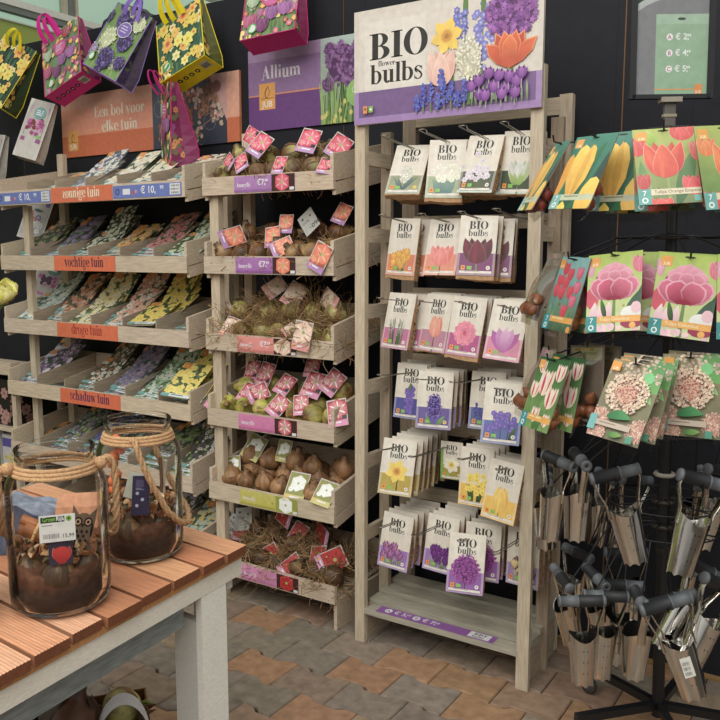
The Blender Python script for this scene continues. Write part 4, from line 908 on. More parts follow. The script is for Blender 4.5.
LABS = {
0: [(252.5, 137, -60, 1), (260, 145, 30, 1.1), (308.7, 141, 12, 1.15), (338.7, 147, 32, 1.1), (229, 162, -50, .8), (241, 163, -30, .9), (279.5, 165, 3, .8), (326, 166, 10, .85)],
1: [(232, 237, 68, 1.1), (272.5, 237, -8, .95), (282, 247, 62, .95), (320, 257.5, 26, 1.15), (286, 224, 0, .85), (342, 214, 20, .9), (309, 222, -42, 1.1, 'b')],
2: [(224, 311, 65, .8), (231, 327.5, 18, 1.0), (275, 287.5, 52, 1.0), (294, 295, 32, 1.1), (330, 301, -62, 1.1), (302.5, 336, 8, 1.2), (289, 330, 55, .6)],
3: [(217.5, 400, 28, 1.15), (248, 393, 20, 1.0), (265.5, 375, 8, 1.15), (258, 393, 60, 1.0), (278, 406, 38, 1.0), (301, 405, -6, .9), (314, 385, 14, 1.2), (332.5, 382.5, 32, 1.1), (285, 385, 20, 1.0), (337.5, 413, -12, 1.15), (252, 371, 0, 1.0), (312, 368, 0, .9)],
4: [(233.6, 466, -10, .95), (254.4, 447.5, 24, 1.2), (284, 451, 2, 1.0), (297, 487, 4, 1.3), (324.8, 493.4, 14, 1.15), (223, 475.7, 90, 1.2, 'b')],
5: [(239.8, 533, 20, .8), (244, 519, -8, 1.1, 'b'), (233, 524, 24, .9, 'b'), (268.8, 554, 55, 1.0), (291, 566.8, 42, 1.1), (297.9, 533, 30, .95), (322, 536, -80, 1.25), (317.7, 557, -10, 1.0), (331.5, 560.6, 62, 1.25), (284, 517, -70, 1.0)]}
TDESC = ['topmost', 'second', 'third', 'fourth', 'fifth', 'lowest']
FD = ['pink star flower', 'orange flower', 'cream flower', 'striped red flower', 'white flower', 'deep red flower']
TEX = ['onion brown', 'rough brown', 'pale straw', 'yellow green', 'chestnut brown', 'dark hairy']
from mathutils import Quaternion
for i, zb in enumerate(ZB):
    r = random.Random(900+i); roots = []; nx = 7
    gridp = []
    for b in range(3):
        for a in range(nx-(b % 2)):
            x = BX0+.065+(.093 if b % 2 == 0 else .093)*a+(.045 if b % 2 else 0); y = 2.685+.098*b
            gridp.append((x+r.uniform(-.008, .008), y+r.uniform(-.006, .006), 0, b))
    for k in range(5): gridp.append((BX0+.10+.12*k+r.uniform(-.02, .02), 2.77+r.uniform(-.02, .05), .062, 9))
    kind = ['mid', 'mid', 'many', 'few', 'few', 'many'][i]
    slope = .02 if i == 5 else SL
    for q, (x, y, dz, b) in enumerate(gridp):
        z = zb+.026+slope*(y-2.61)+.044+dz+(.012 if i == 5 else 0)
        t = (r.uniform(-1.4, .5), r.uniform(-1.2, 1.2), r.uniform(0, 6)) if i != 4 else (r.uniform(-.45, .1), r.uniform(-.35, .35), r.uniform(0, 6))
        if i in (3,): t = (r.choice([-1.6, 1.5, -1.1]), r.uniform(-1.2, 1.2), r.uniform(0, 6))
        place = ('upper layer' if b == 9 else ['front line', 'middle line', 'back line'][b])
        o = thing('amaryllis_bulb', '%s amaryllis bulb without label, %s of the %s tray' % (TEX[i], place, TDESC[i]), 'bulb', (x, y, z), (0, 0, 0), 'bulbs in the %s of the %s tray' % (place, TDESC[i]))
        bd = mk('bulb_body', BM[i][q % 2], o, None, t); s_ = r.uniform(.86, 1.06); bd.scale = (s_, s_, s_)
        rk = kind if not (i == 0 and q % 3 == 1) else 'few'
        ro = mk('roots', RM[rk][q % len(RM[rk])], o, None, (r.uniform(-.5, .5)+(PI if kind == 'many' and q % 2 else 0)*.8, r.uniform(-.4, .4), r.uniform(0, 6)))
        roots.append(o)
    used = set(); labd = []
    for L in LABS[i]:
        px, py, ang, sc = L[:4]; bc = len(L) > 4
        # how deep in the tray: labels low in the picture hang over the front board
        front_top = {0: 173, 1: 256, 2: 338, 3: 418, 4: 495, 5: 577}[i]+(px-270)*.03*(i-1)
        dv = front_top-py
        Y = 2.60 if dv < 3 else min(2.79, 2.612+.0037*dv)
        p = at(px, py, Y=Y)
        bo = min((b_ for b_ in roots if b_ not in used), key=lambda b_: (b_.location-p).length) if len(used) < len(roots) else roots[0]
        used.add(bo)
        lean = -.15 if dv < 3 else -.35-.4*r.random()
        m = mk('picture_label', LMB if bc else LM[i], bo, p-bo.location, (lean, math.radians(ang), r.uniform(-.1, .45))); m.scale = (sc, sc, sc)
        m['label'] = 'white barcode label' if bc else '%s picture label' % FD[i]
        labd.append((px, bo, bc))
    for k, (px, bo, bc) in enumerate(sorted(labd, key=lambda t_: t_[0])):
        if bo.get('done'): continue
        bo['label'] = '%s amaryllis bulb with %s, %s label from left, %s tray' % (TEX[i], 'white barcode label' if bc else FD[i]+' label', ['first', 'second', 'third', 'fourth', 'fifth', 'sixth', 'seventh', 'eighth', 'ninth', 'tenth', 'eleventh', 'twelfth'][k], TDESC[i])
        if 'group' in bo: del bo['group']
    # straggling dry root tufts drooping over the front
    if i in (0, 1, 2):
        pass

# ---------------- carrier bags pinned to the black wall ----------------
def carrier(name, label, cat, loc, rot, w, h, d, art, trim, side, handle, bottom_icons=False, gus=None, band=None, paper=False):
    o = thing(name, label, cat, loc, rot)
    g = G(); sg = side; top = .028
    F = [(-w/2, 0, 0), (w/2, 0, 0), (w/2, -.0, -h*.45), (w/2, 0, -h), (-w/2, 0, -h), (-w/2, 0, -h*.45)]
    # front panel bulges a little
    rows = []
    nx, nz = 6, 8
    def fy(u, t): return -.007*math.sin(PI*u)*math.sin(PI*min(1, t*.9+.05))
    for a in range(nz+1):
        t = a/nz; rows.append([(-w/2+w*b/nx, fy(b/nx, t), -h*t) for b in range(nx+1)])
    g.grid([q[::-1] for q in rows], trim, cols=[mixc(art.p[0][1][-1], art.p[0][1][0], a/nz) for a in range(nz+1)])
    yb = lambda t: top+(d-top)*min(1, t*1.25)
    for sx in (-1, 1):
        R_ = [[(sx*w/2, 0, -h*a/nz), (sx*(w/2-.022*math.sin(PI*min(1, 1.0*a/nz))*1.0), yb(a/nz)*.5, -h*a/nz), (sx*w/2, yb(a/nz), -h*a/nz)] for a in range(nz+1)]
        g.grid(R_ if sx < 0 else [q[::-1] for q in R_], gus or side, smooth=False)
    g.grid([[(-w/2, yb(a/nz), -h*a/nz), (w/2, yb(a/nz), -h*a/nz)] for a in range(nz+1)], side, smooth=False)
    g.poly([(-w/2, 0, -h), (w/2, 0, -h), (w/2, d, -h), (-w/2, d, -h)], trim if not paper else side)
    g.poly([(-w/2, 0, 0), (-w/2, top, 0), (w/2, top, 0), (w/2, 0, 0)], mixc(trim, (0, 0, 0), .3))
    # printed front: art sits on the bulging panel, so polygons are dropped onto it
    for pts, cols, lay in art.p[1:]:
        g.poly([(x, fy((x+w/2)/w, -y/h)-.0006-lay*1.1e-5, y) for x, y in pts], cols)
    for sx in (-1, 1):   # piping on the edges
        g.tube([(sx*w/2, -.001, 0), (sx*w/2, -.001, -h)], .0028 if not paper else .0008, trim, 5)
        g.tube([(sx*w/2, yb(0), 0), (sx*w/2, yb(.8), -h*.8), (sx*w/2, d, -h)], .0024 if not paper else .0008, trim, 5)
    g.tube([(-w/2, -.001, -h), (w/2, -.001, -h)], .0028 if not paper else .0008, trim, 5); g.tube([(w/2, 0, -h), (w/2, d, -h)], .0024 if not paper else .0008, trim, 5)
    if gus is None and not paper:
        Ag = Art((0, -h, d, 0), int(w*1000)); r_ = Ag.r
        for k in range(26):
            y = -h*r_.random(); lim = (top+(d-top)*min(1, -y/h*1.25))*.45; Ag.flower(r_.random()*lim, y, .016, r_.choice(art.gc), art.gc[0], 6)
        for pts, cols, lay in Ag.p:
            P = []
            for x, y in pts:
                t = -y/h; fold = .022*math.sin(PI*min(1, t)); ym = yb(t)*.5; x = min(x, ym*.98)
                P.append((w/2-fold*x/ym+.0008+lay*1e-5, x, y))
            g.poly(P, cols)
    if bottom_icons:
        zz = -h-.0008
        for k in range(5):
            cx = -w*.36+k*w*.13; g.poly([(cx+.013*math.cos(q*PI/5), d*.45+.013*math.sin(q*PI/5), zz) for q in range(10)], rgb(24, 20, 24))
            g.poly([(cx+.006*math.cos(q*PI/3), d*.45+.006*math.sin(q*PI/3), zz-.0004) for q in range(6)], mixc(trim, (1, 1, 1), .2))
        g.poly([(w*.28, d*.2, zz), (w*.44, d*.2, zz), (w*.44, d*.6, zz), (w*.28, d*.6, zz)], rgb(190, 190, 170))
        for k in range(8): g.poly([(w*.29+k*.005, d*.3, zz-.0004), (w*.29+k*.005+.0025, d*.3, zz-.0004), (w*.29+k*.005+.0025, d*.55, zz-.0004), (w*.29+k*.005, d*.55, zz-.0004)], (.03, .03, .03))
    g.build('bag_body', M_print, o)
    if band:
        for sy, off in (((-.006, 0.0), (.02, .035)) if not paper else ()):
            hg = G(); bw = .026; n = 14; rows = []
            for q in range(n+1):
                a = PI*q/n; x = (-.055+off)*math.cos(a)*1.0+handle[0]; zz = .050*math.sin(a)*handle[2]-.05*(1-math.sin(a))-.02*math.sin(2*a); yy = sy-.012-.060*math.sin(a)*handle[1]
                dx = bw*.5*math.cos(a)*.3
                rows.append([(x-bw/2, yy-.004, zz), (x+bw/2, yy-.001, zz+dx)])
            hg.grid(rows, band); hg.grid([[(p[0], p[1]+.0018, p[2]) for p in q[::-1]] for q in rows], mixc(band, (0, 0, 0), .12))
            hg.build('handle', M_print, o)
    return o
def bag_art(w, h, seed, bgc, items, gc):
    A = Art((-w/2, -h, w/2, 0), seed); A.rectf(-w/2, -h, w/2, 0, bgc, mixc(bgc, (0, 0, 0), .25)); A.gc = gc
    items(A, w, h); return A
mg = rgb(196, 40, 120); yl = rgb(226, 206, 36); lv = rgb(150, 124, 196)
def tulips_bag(A, w, h):
    for k in range(26): x, y = A.r.uniform(-w/2, w/2), -h*A.r.random(); A.leaf(x, y-.05, x+A.r.uniform(-.03, .03), y+.05, .016, rgb(60, 100, 50), rgb(130, 160, 90))
    for k in range(22): A.tulip(A.r.uniform(-w/2, w/2), -h*A.r.random(), .036, .046, A.r.choice([rgb(120, 30, 80), rgb(150, 60, 90), rgb(120, 130, 90)]), A.r.choice([rgb(190, 90, 140), rgb(200, 120, 160), rgb(196, 200, 160)]), 0, GREENL)
    for k in range(46): A.flower(A.r.uniform(-w/2, w/2), -h*A.r.random(), .015, A.r.choice([rgb(240, 170, 40), rgb(220, 90, 150), rgb(240, 220, 120), rgb(190, 60, 80)]), rgb(240, 200, 90), 5)
    for x, y, c, d_ in ((-.09, -.12, rgb(190, 206, 170), rgb(120, 150, 100)), (.06, -.05, rgb(190, 70, 90), rgb(130, 30, 60)), (.02, -.2, rgb(170, 100, 170), rgb(110, 40, 110)), (.085, -.19, rgb(186, 110, 180), rgb(120, 50, 120)), (-.03, -.25, rgb(150, 60, 130), rgb(90, 20, 80)), (-.1, -.22, rgb(206, 90, 140), rgb(150, 40, 90))):
        A.tulip(x*w/.29, y, .062, .075, d_, c, 0, GREENL)
    A.ell(.01, -.125, .048, .044, rgb(190, 60, 120), 16); A.ell(.01, -.125, .042, .038, rgb(206, 90, 150), 16)
    for k in range(3): A.lines(-.022, -.108-k*.014, .06, .005, 1, rgb(236, 200, 220))
    A.ell(-w*.28, -h*.86, .024, .024, rgb(86, 170, 90), 12); A.ell(-w*.28, -h*.86, .018, .018, rgb(220, 226, 210), 12)
def daff_bag(A, w, h):
    for k in range(40): x, y = A.r.uniform(-w/2, w/2), -h*A.r.random(); A.leaf(x, y-.05, x+A.r.uniform(-.02, .02), y+.05, .012, rgb(36, 80, 60), rgb(90, 140, 90))
    for k in range(34): A.daff(A.r.uniform(-w/2, w/2), -h*A.r.random(), A.r.uniform(.016, .032), A.r.choice([yl, rgb(240, 190, 60), rgb(236, 230, 150)]), A.r.choice([rgb(230, 120, 30), rgb(240, 190, 20)]), rot=A.r.random())
    for x, y, r_, c, d_ in ((-.09, -.06, .04, yl, rgb(236, 160, 30)), (.04, -.05, .045, rgb(240, 180, 50), rgb(220, 90, 30)), (.1, -.1, .035, yl, rgb(240, 190, 20)), (-.07, -.15, .045, rgb(244, 190, 50), rgb(220, 100, 30)), (.0, -.17, .034, rgb(238, 226, 90), rgb(246, 206, 30)), (.06, -.19, .04, rgb(236, 226, 70), rgb(240, 200, 20)), (-.02, -.24, .03, rgb(236, 230, 160), yl), (-.1, -.27, .04, rgb(238, 190, 60), rgb(226, 130, 30)), (.09, -.27, .03, yl, rgb(230, 180, 30)), (.03, -.29, .028, rgb(240, 230, 120), rgb(240, 200, 30))):
        A.daff(x*w/.29, y, r_, c, d_)
    A.rectf(-w*.4, -h*.90, -w*.18, -h*.76, rgb(76, 150, 70)); A.ell(-w*.29, -h*.83, .02, .02, rgb(220, 226, 210), 12)
def alli_bag(A, w, h):
    for k in range(30): x, y = A.r.uniform(-w/2, w/2), -h*A.r.random(); A.leaf(x, y-.05, x+A.r.uniform(-.03, .03), y+.05, .014, rgb(90, 140, 50), rgb(160, 190, 90))
    for k in range(12): A.ball(A.r.uniform(-w/2, w/2), -h*A.r.random(), .03, A.r.choice([[rgb(60, 40, 90), rgb(92, 70, 140), rgb(130, 110, 180)], [rgb(170, 180, 130), rgb(220, 224, 190), rgb(206, 214, 160)]]), 40)
    for x, y, r_, k in ((-.03, -.07, .05, 0), (.10, -.06, .045, 1), (-.06, -.18, .062, 1), (.07, -.17, .055, 0), (.0, -.28, .066, 0), (-.12, -.26, .036, 2), (.11, -.27, .04, 0)):
        A.ball(x*w/.29, y, r_, [[rgb(60, 40, 90), rgb(92, 70, 140), rgb(130, 110, 180)], [rgb(190, 200, 150), rgb(226, 230, 196), rgb(206, 214, 160)], [rgb(140, 110, 160), rgb(180, 160, 200), rgb(210, 200, 220)]][k], 70)
    A.ell(.03, -.115, .052, .042, rgb(200, 190, 220), 14); A.ell(.03, -.115, .047, .037, rgb(126, 96, 180), 14)
    for k in range(3): A.lines(.0, -.1-k*.014, .06, .005, 1, rgb(210, 200, 230))
    A.ell(-w*.36, -h*.84, .024, .024, rgb(110, 180, 90), 12); A.ell(-w*.36, -h*.84, .017, .017, rgb(224, 230, 214), 12)
gy = [yl, rgb(240, 170, 50), rgb(60, 100, 70), rgb(40, 80, 60)]; gp = [rgb(180, 60, 110), rgb(90, 130, 60), rgb(230, 160, 60), rgb(150, 80, 150)]; gl3 = [rgb(90, 70, 130), rgb(110, 150, 70), rgb(60, 50, 90)]
carrier('shopping_bag', 'yellow trimmed daffodil shopping bag tilted on the wall at the far left', 'bag', (-4.086, 2.90, 2.702), (-.373, .448, .02), .289, .366, .11, bag_art(.289, .366, 1, rgb(40, 70, 50), daff_bag, gy), yl, rgb(50, 66, 40), (0, 1, .7), True, None, yl)
carrier('shopping_bag', 'magenta trimmed tulip shopping bag with pink handles on the wall left of the purple bag', 'bag', (-3.746, 2.895, 2.72), (-.284, -.356, .067), .293, .341, .12, bag_art(.293, .341, 2, rgb(120, 150, 100), tulips_bag, gp), mg, rgb(120, 40, 80), (-.03, 1.3, .9), True, None, rgb(220, 50, 150))
carrier('shopping_bag', 'lilac trimmed shopping bag with purple and white flower balls on the wall', 'bag', (-3.175, 2.90, 2.735), (-.368, .425, -.106), .292, .352, .11, bag_art(.292, .352, 3, rgb(120, 160, 70), alli_bag, gl3), lv, rgb(90, 80, 100), (.03, .6, .9), False, None, rgb(140, 110, 200))
carrier('shopping_bag', 'yellow trimmed daffodil shopping bag hanging above the orange board', 'bag', (-2.89, 2.90, 2.682), (-.292, -.335, .048), .289, .323, .12, bag_art(.289, .323, 4, rgb(50, 96, 66), daff_bag, gy), yl, rgb(90, 90, 40), (0, 1.2, .9), True, None, yl)
carrier('shopping_bag', 'magenta trimmed tulip shopping bag cut off by the top edge above the purple board', 'bag', (-2.322, 2.92, 2.755), (-.36, -.078, .15), .27, .30, .11, bag_art(.27, .30, 5, rgb(120, 150, 90), tulips_bag, gp), mg, rgb(140, 50, 90), (0, .8, 1), False, None, rgb(220, 50, 150))
carrier('shopping_bag', 'magenta trimmed tulip shopping bag standing on the top tray before the orange board', 'bag', (-2.905, 2.83, 2.345), (.0, .10, -.55), .20, .375, .13, bag_art(.20, .375, 6, rgb(90, 130, 80), tulips_bag, gp), mg, rgb(130, 50, 90), (-.02, 1, 1.0), False, None, rgb(220, 50, 150))
def paper_bag_art(A, w, h):
    A.rectf(-w/2, -h, w/2, 0, rgb(206, 200, 192)); A.rectf(-w*.36, -h*.62, w*.4, -h*.10, rgb(140, 110, 150), rgb(170, 130, 160))
    for k in range(26): A.flower(A.r.uniform(-w*.3, w*.34), -h*A.r.uniform(.34, .58), .014, A.r.choice([rgb(206, 100, 170), rgb(180, 70, 140), rgb(140, 50, 60), rgb(226, 150, 200)]), rgb(110, 40, 40), 6)
    A.ell(.01, -h*.22, .034, .036, rgb(110, 160, 160), 14); A.lines(-.012, -h*.19, .05, .006, 3, rgb(220, 224, 224)); A.rectf(-w*.4, -h*.72, w*.42, -h*.655, rgb(160, 70, 140)); A.ell(w*.3, -h*.62, .012, .012, GRN)
def paper_bag2(A, w, h):
    A.rectf(-w/2, -h, w/2, 0, rgb(206, 206, 206)); A.rectf(-w*.4, -h*.9, w*.42, -h*.12, rgb(150, 170, 200), rgb(190, 200, 214))
    for k in range(16): A.flower(A.r.uniform(-w*.36, w*.36), -h*A.r.uniform(.45, .85), .02, A.r.choice([rgb(110, 120, 190), rgb(200, 70, 90), rgb(120, 100, 180), rgb(230, 230, 236)]), rgb(220, 210, 120), 6)
    A.rectf(-w*.3, -h*.3, w*.4, -h*.14, rgb(100, 80, 160)); A.lines(-.02, -h*.18, .06, .006, 2, rgb(220, 220, 230)); A.leaf(-.02, -h*.4, .04, -h*.4, .02, rgb(60, 80, 110), rgb(90, 110, 60))
def paper_bag3(A, w, h):
    A.rectf(-w/2, -h, w/2, 0, rgb(206, 196, 200)); A.rectf(-w*.36, -h*.6, w*.44, -h*.05, rgb(190, 110, 160), rgb(150, 100, 150)); A.ell(.02, -h*.2, .045, .04, rgb(96, 140, 120), 14); A.lines(-.01, -h*.16, .06, .007, 3, rgb(226, 214, 226))
    for k in range(20): A.flower(A.r.uniform(-w*.3, w*.4), -h*A.r.uniform(.36, .56), .016, A.r.choice([rgb(206, 100, 170), rgb(90, 40, 90), rgb(230, 170, 200)]), rgb(70, 40, 60), 6)
    A.rectf(-w*.5, -h*.76, w*.0, -h*.70, rgb(190, 120, 180))
wb = rgb(200, 194, 184)
carrier('paper_gift_bag', 'white paper bulb bag with pink blossoms pinned above the zonnige tuin tray', 'bag', (-3.901, 2.89, 2.371), (-.244, .265, .35), .145, .327, .075, bag_art(.145, .327, 7, wb, paper_bag_art, [wb]), wb, rgb(176, 168, 158), (0, 1, 1), False, rgb(186, 178, 168), None, True)
carrier('paper_gift_bag', 'white paper bulb bag with purple print at the left edge above the top tray', 'bag', (-4.375, 2.904, 2.235), (-.228, .15, .178), .16, .261, .07, bag_art(.16, .261, 8, wb, paper_bag_art, [wb]), wb, rgb(176, 168, 158), (0, 1, 1), False, rgb(186, 178, 168), None, True)
carrier('paper_gift_bag', 'paper bulb bag with blue and red flowers on the wall behind the vochtige tuin tray', 'bag', (-4.03, 2.965, 1.90), (-.25, .25, .32), .16, .29, .06, bag_art(.16, .29, 9, wb, paper_bag2, [wb]), rgb(150, 116, 80), rgb(150, 116, 80), (0, 1, 1), False, rgb(140, 108, 74), None, True)
carrier('paper_gift_bag', 'paper bulb bag with mauve flowers and green badge behind the droge tuin tray', 'bag', (-3.965, 2.965, 1.52), (-.25, .25, .32), .18, .29, .06, bag_art(.18, .29, 10, wb, paper_bag3, [wb]), wb, rgb(180, 170, 160), (0, 1, 1), False, rgb(180, 170, 160), None, True)
# dark ribbed wheel behind the boards
g = G(); n = 48; cx, cy_, cz = -3.72, 3.35, 2.66
for (ra, rb, y0, y1, c) in ((.235, .27, -.04, .04, rgb(30, 32, 34)), (.10, .235, -.01, .01, rgb(70, 24, 26))):
    rows = []
    for k in range(n+1):
        a = 2*PI*k/n; ex = .010 if (k % 2 and rb > .25) else 0
        ca, sa = math.cos(a), math.sin(a)
        rows.append([(ra*ca, y0, ra*sa), ((rb+ex)*ca, y0, (rb+ex)*sa), ((rb+ex)*ca, y1, (rb+ex)*sa), (ra*ca, y1, ra*sa), (ra*ca, y0, ra*sa)])
    g.grid(rows, c, smooth=False)
g.box(-.012, .012, -.008, .008, -.24, .24, rgb(36, 30, 30)); g.box(-.24, .24, -.008, .008, -.012, .012, rgb(36, 30, 30)); g.box(-.05, .05, -.02, .2, -.05, .05, rgb(30, 30, 32)); g.box(-.02, .02, .0, .03, -2.66, -.2, rgb(30, 30, 32))
tag(g.build('ribbed_wheel', M_rubber, None, loc=(cx, cy_, cz)), 'dark ribbed wheel with dull red inside showing over the wall boards', 'wheel')
# ---------------- rotating stand ----------------
CC = Vector((-.50, 2.60)); BK = rgb(26, 26, 28)
def cx_at(z): return Vector((-.515-.040*(z/1.9), 2.60, z))
car = thing('rotating_stand', 'black rotating wire stand on castors carrying tulip bags and bulb planters', 'display stand', (-.515, 2.60, 0))
def cbuild(g, name, mat=M_blackm): return rel(g.build(name, mat, car), car)
g = G(); g.tube([cx_at(.06), cx_at(1.02)], .019, BK, 16); g.tube([cx_at(1.0), cx_at(1.9)], .016, BK, 16)
for z in (.45, .62, .79, 1.12): g.tube([cx_at(z-.006), cx_at(z+.006)], .0215, rgb(44, 38, 32), 16)
cbuild(g, 'pole')
for k in range(5):
    a = math.radians(84+72*k); g = G(); d = Vector((math.cos(a), math.sin(a), 0)); s = Vector((-d.y, d.x, 0))
    c0 = Vector((-.515, 2.60, .085))
    P = [c0+s*.012+d*.0, c0-s*.012, c0-s*.012+d*.30, c0+s*.012+d*.30]
    g.prism([P[0], P[1], P[2], P[3]], (0, 0, .025), BK); cbuild(g, 'base_leg')
    g = G(); w = Vector((-.515, 2.60, 0))+d*.285
    rows = []
    for (r_, t) in ((.008, -.012), (.026, -.012), (.029, -.006), (.029, .006), (.026, .012), (.008, .012)):
        rows.append([w+s*t+Vector((0, 0, .03))+(d*math.cos(q)+Vector((0, 0, 1))*math.sin(q))*r_ for q in [2*PI*j/18 for j in range(18)]])
    g.grid(rows, rgb(70, 66, 62), close=True); g.poly(rows[0], rgb(120, 118, 110)); g.poly(rows[-1][::-1], rgb(120, 118, 110))
    g.tube([w+s*.017+Vector((0, 0, .03)), w+s*.017+Vector((0, 0, .075)), w+Vector((0, 0, .086))], .005, rgb(150, 146, 138), 6)
    g.tube([w-s*.017+Vector((0, 0, .03)), w-s*.017+Vector((0, 0, .075)), w+Vector((0, 0, .086))], .005, rgb(150, 146, 138), 6)
    cbuild(g, 'castor', M_rubber)
def ring(z, r, nspoke=10, hub=True):
    c = cx_at(z); g = G()
    g.tube([c+Vector((r*math.cos(2*PI*k/40), r*math.sin(2*PI*k/40), 0)) for k in range(41)], .0028, BK, 6, False)
    for k in range(nspoke):
        a = 2*PI*k/nspoke+.2; d = Vector((math.cos(a), math.sin(a), 0))
        g.tube([c+d*.02+Vector((0, 0, .012)), c+d*r*.6, c+d*r], .0024, BK, 5)
    if hub: g.lathe([(.018, -.006), (.036, -.006), (.038, 0), (.036, .005), (.018, .005)], 20, rgb(60, 54, 46), (c.x, c.y, c.z))
    cbuild(g, 'wire_ring')
for z, r in ((1.905, .16), (1.60, .17), (1.315, .17), (1.02, .19), (.78, .17), (.70, .17)): ring(z, r)
# cable ties hanging loosely, as pale collar at mid height
g = G(); c = cx_at(.865); g.lathe([(.021, -.006), (.030, -.006), (.034, 0), (.030, .006), (.021, .006)], 22, rgb(180, 172, 160), (c.x, c.y, c.z)); cbuild(g, 'collar', M_rubber)
def chook(z, tip, lift=.018, r0=.16):
    # hook from the ring at height z out to the tip (world point), upturned end
    c = cx_at(z); d = Vector((tip.x-c.x, tip.y-c.y, 0)); d.normalize(); g = G()
    a = c+d*r0
    g.tube([a, Vector((tip.x, tip.y, tip.z-.002))-d*.02, Vector((tip.x, tip.y, tip.z)), Vector((tip.x, tip.y, tip.z))+d*.012+Vector((0, 0, .002)), Vector((tip.x, tip.y, tip.z))+d*.016+Vector((0, 0, lift))], .0026, BK, 6)
    cbuild(g, 'hook')

# print designs of the hanging tulip bags
TW, TH = .150, .212
def tband(A, teal, band, nm, c2=(.8, .8, .78)):
    w, h = TW, TH
    A.rectf(-w/2, -h, -w*.29, -h*.80, teal); A.sans('7', -w*.395, -h*.885, .014, (.85, .88, .85), 'c')
    A.ell(-w*.395, -h*.945, .008, .008, (.75, .8, .78), 10); A.ell(-w*.395, -h*.945, .0045, .0045, teal, 8)
    A.rectf(-w*.29, -h*.885, w*.5, -h*.805, band); 
    if nm: A.sans(nm, -w*.24, -h*.86, .0085, c2)
    else: A.lines(-w*.22, -h*.84, w*.45, h*.018, 1, c2)
def jtag(A): w, h = TW, TH; A.rectf(-w*.45, -h*.16, -w*.27, -h*.04, rgb(236, 160, 40)); A.sans('JUB', -w*.36, -h*.145, .007, (.85, .8, .6), 'c')
def tart(kind):
    w, h = TW, TH; A = Art((-w/2, -h, w/2, 0), sum(map(ord, kind)))
    lime = rgb(172, 186, 84); dgr = rgb(40, 104, 70)
    if kind == 'yellow':
        A.rectf(-w/2, -h, w/2, 0, rgb(34, 104, 60), rgb(70, 140, 120)); A.leaf(-.02, -h, .05, -.02, .05, rgb(36, 80, 60), rgb(60, 130, 90), .01); A.leaf(.06, -h, .07, -.05, .04, rgb(50, 70, 70), rgb(60, 90, 80)); A.leaf(-.07, -h, -.06, -.05, .03, rgb(40, 130, 80), rgb(80, 160, 110))
        A.petal(-.02, -.175, .15, .062, PI/2+.04, rgb(214, 150, 20), rgb(250, 208, 60), .25); A.petal(-.012, -.175, .148, .05, PI/2-.14, rgb(232, 170, 24), rgb(246, 196, 40), .25); A.petal(-.01, -.175, .15, .02, PI/2-.08, rgb(206, 150, 20), rgb(236, 180, 30), .2)
        A.petal(.035, -.24, .12, .06, PI/2-.2, rgb(230, 170, 24), rgb(250, 206, 50), .3); A.petal(-.075, -.20, .15, .03, PI/2-.1, rgb(220, 140, 20), rgb(240, 170, 30), .3); A.petal(-.03, -.24, .05, .03, PI/2, yw, yw)
        tband(A, rgb(120, 180, 170), rgb(190, 196, 160), '', rgb(140, 140, 110))
    if kind == 'red':
        A.rectf(-w/2, -h, w/2, 0, rgb(120, 140, 90), lime); A.leaf(.02, -h, .07, -.06, .04, rgb(70, 110, 70), rgb(110, 150, 90)); A.leaf(-.05, -h, -.062, -.09, .03, rgb(150, 180, 110), rgb(90, 140, 80)); A.leaf(-.03, -.05, -.04, 0, .03, rgb(130, 170, 50), rgb(190, 210, 90))
        A.tulip(.045, -.016, .055, .05, rgb(206, 60, 60), rgb(226, 90, 80)); A.tulip(-.066, -.05, .04, .06, rgb(206, 50, 60), rgb(226, 100, 90)); A.tulip(.074, -.07, .03, .06, rgb(226, 90, 80), rgb(240, 130, 120)); A.tulip(.06, -.165, .05, .06, rgb(220, 60, 66), rgb(232, 90, 90)); A.tulip(-.058, -.15, .03, .05, rgb(190, 60, 60), rgb(206, 80, 80))
        A.stem(.0, -h, .0, -.13, .008, rgb(150, 170, 90)); A.tulip(-.004, -.092, .088, .108, rgb(200, 50, 54), rgb(236, 104, 70), .15, None, rgb(240, 132, 90)); A.tulip(-.02, -.21, .05, .03, rgb(220, 60, 60), rgb(232, 90, 80))
        tband(A, rgb(96, 170, 160), rgb(216, 206, 170), 'Tulipa Orange Emperor', rgb(130, 110, 90)); A.rectf(w*.38, -h*.98, w*.48, -h*.90, rgb(110, 180, 170))
    if kind == 'orange':
        A.rectf(-w/2, -h, w/2, 0, rgb(80, 130, 70), lime); A.leaf(.05, -h, .06, -.08, .04, rgb(50, 90, 60), rgb(90, 140, 80)); A.tulip(-.05, -.055, .045, .05, rgb(220, 90, 40), rgb(240, 150, 70)); A.tulip(.01, -.10, .08, .12, rgb(214, 70, 40), rgb(244, 140, 70), .2, GREENL, rgb(248, 170, 90)); A.tulip(-.05, -.19, .05, .05, rgb(206, 50, 60), rgb(226, 80, 80))
        tband(A, rgb(96, 170, 160), rgb(216, 200, 160), '', rgb(140, 110, 90))
    if kind == 'multi':
        A.rectf(-w/2, -h, w/2, 0, rgb(70, 100, 70), rgb(130, 190, 190))
        for k in range(14): x = A.r.uniform(-w/2, w/2); A.leaf(x, -h, x+A.r.uniform(-.02, .02), -.10-.06*A.r.random(), .014, rgb(50, 90, 60), rgb(130, 170, 120))
        for x, y in ((-.03, -.035), (.0, -.05), (.045, -.045), (-.045, -.07), (-.012, -.075), (.05, -.085), (.02, -.1), (-.05, -.1), (-.02, -.105), (.045, -.125), (.015, -.155)): A.tulip(x, y, .030, .040, rgb(190, 24, 50), rgb(230, 60, 90) if x < .03 else rgb(236, 120, 160), 0, GREENL)
        tband(A, rgb(30, 150, 160), rgb(226, 160, 50), '', rgb(230, 210, 150)); A.ell(w*.42, -h*.96, .01, .01, rgb(226, 150, 40))
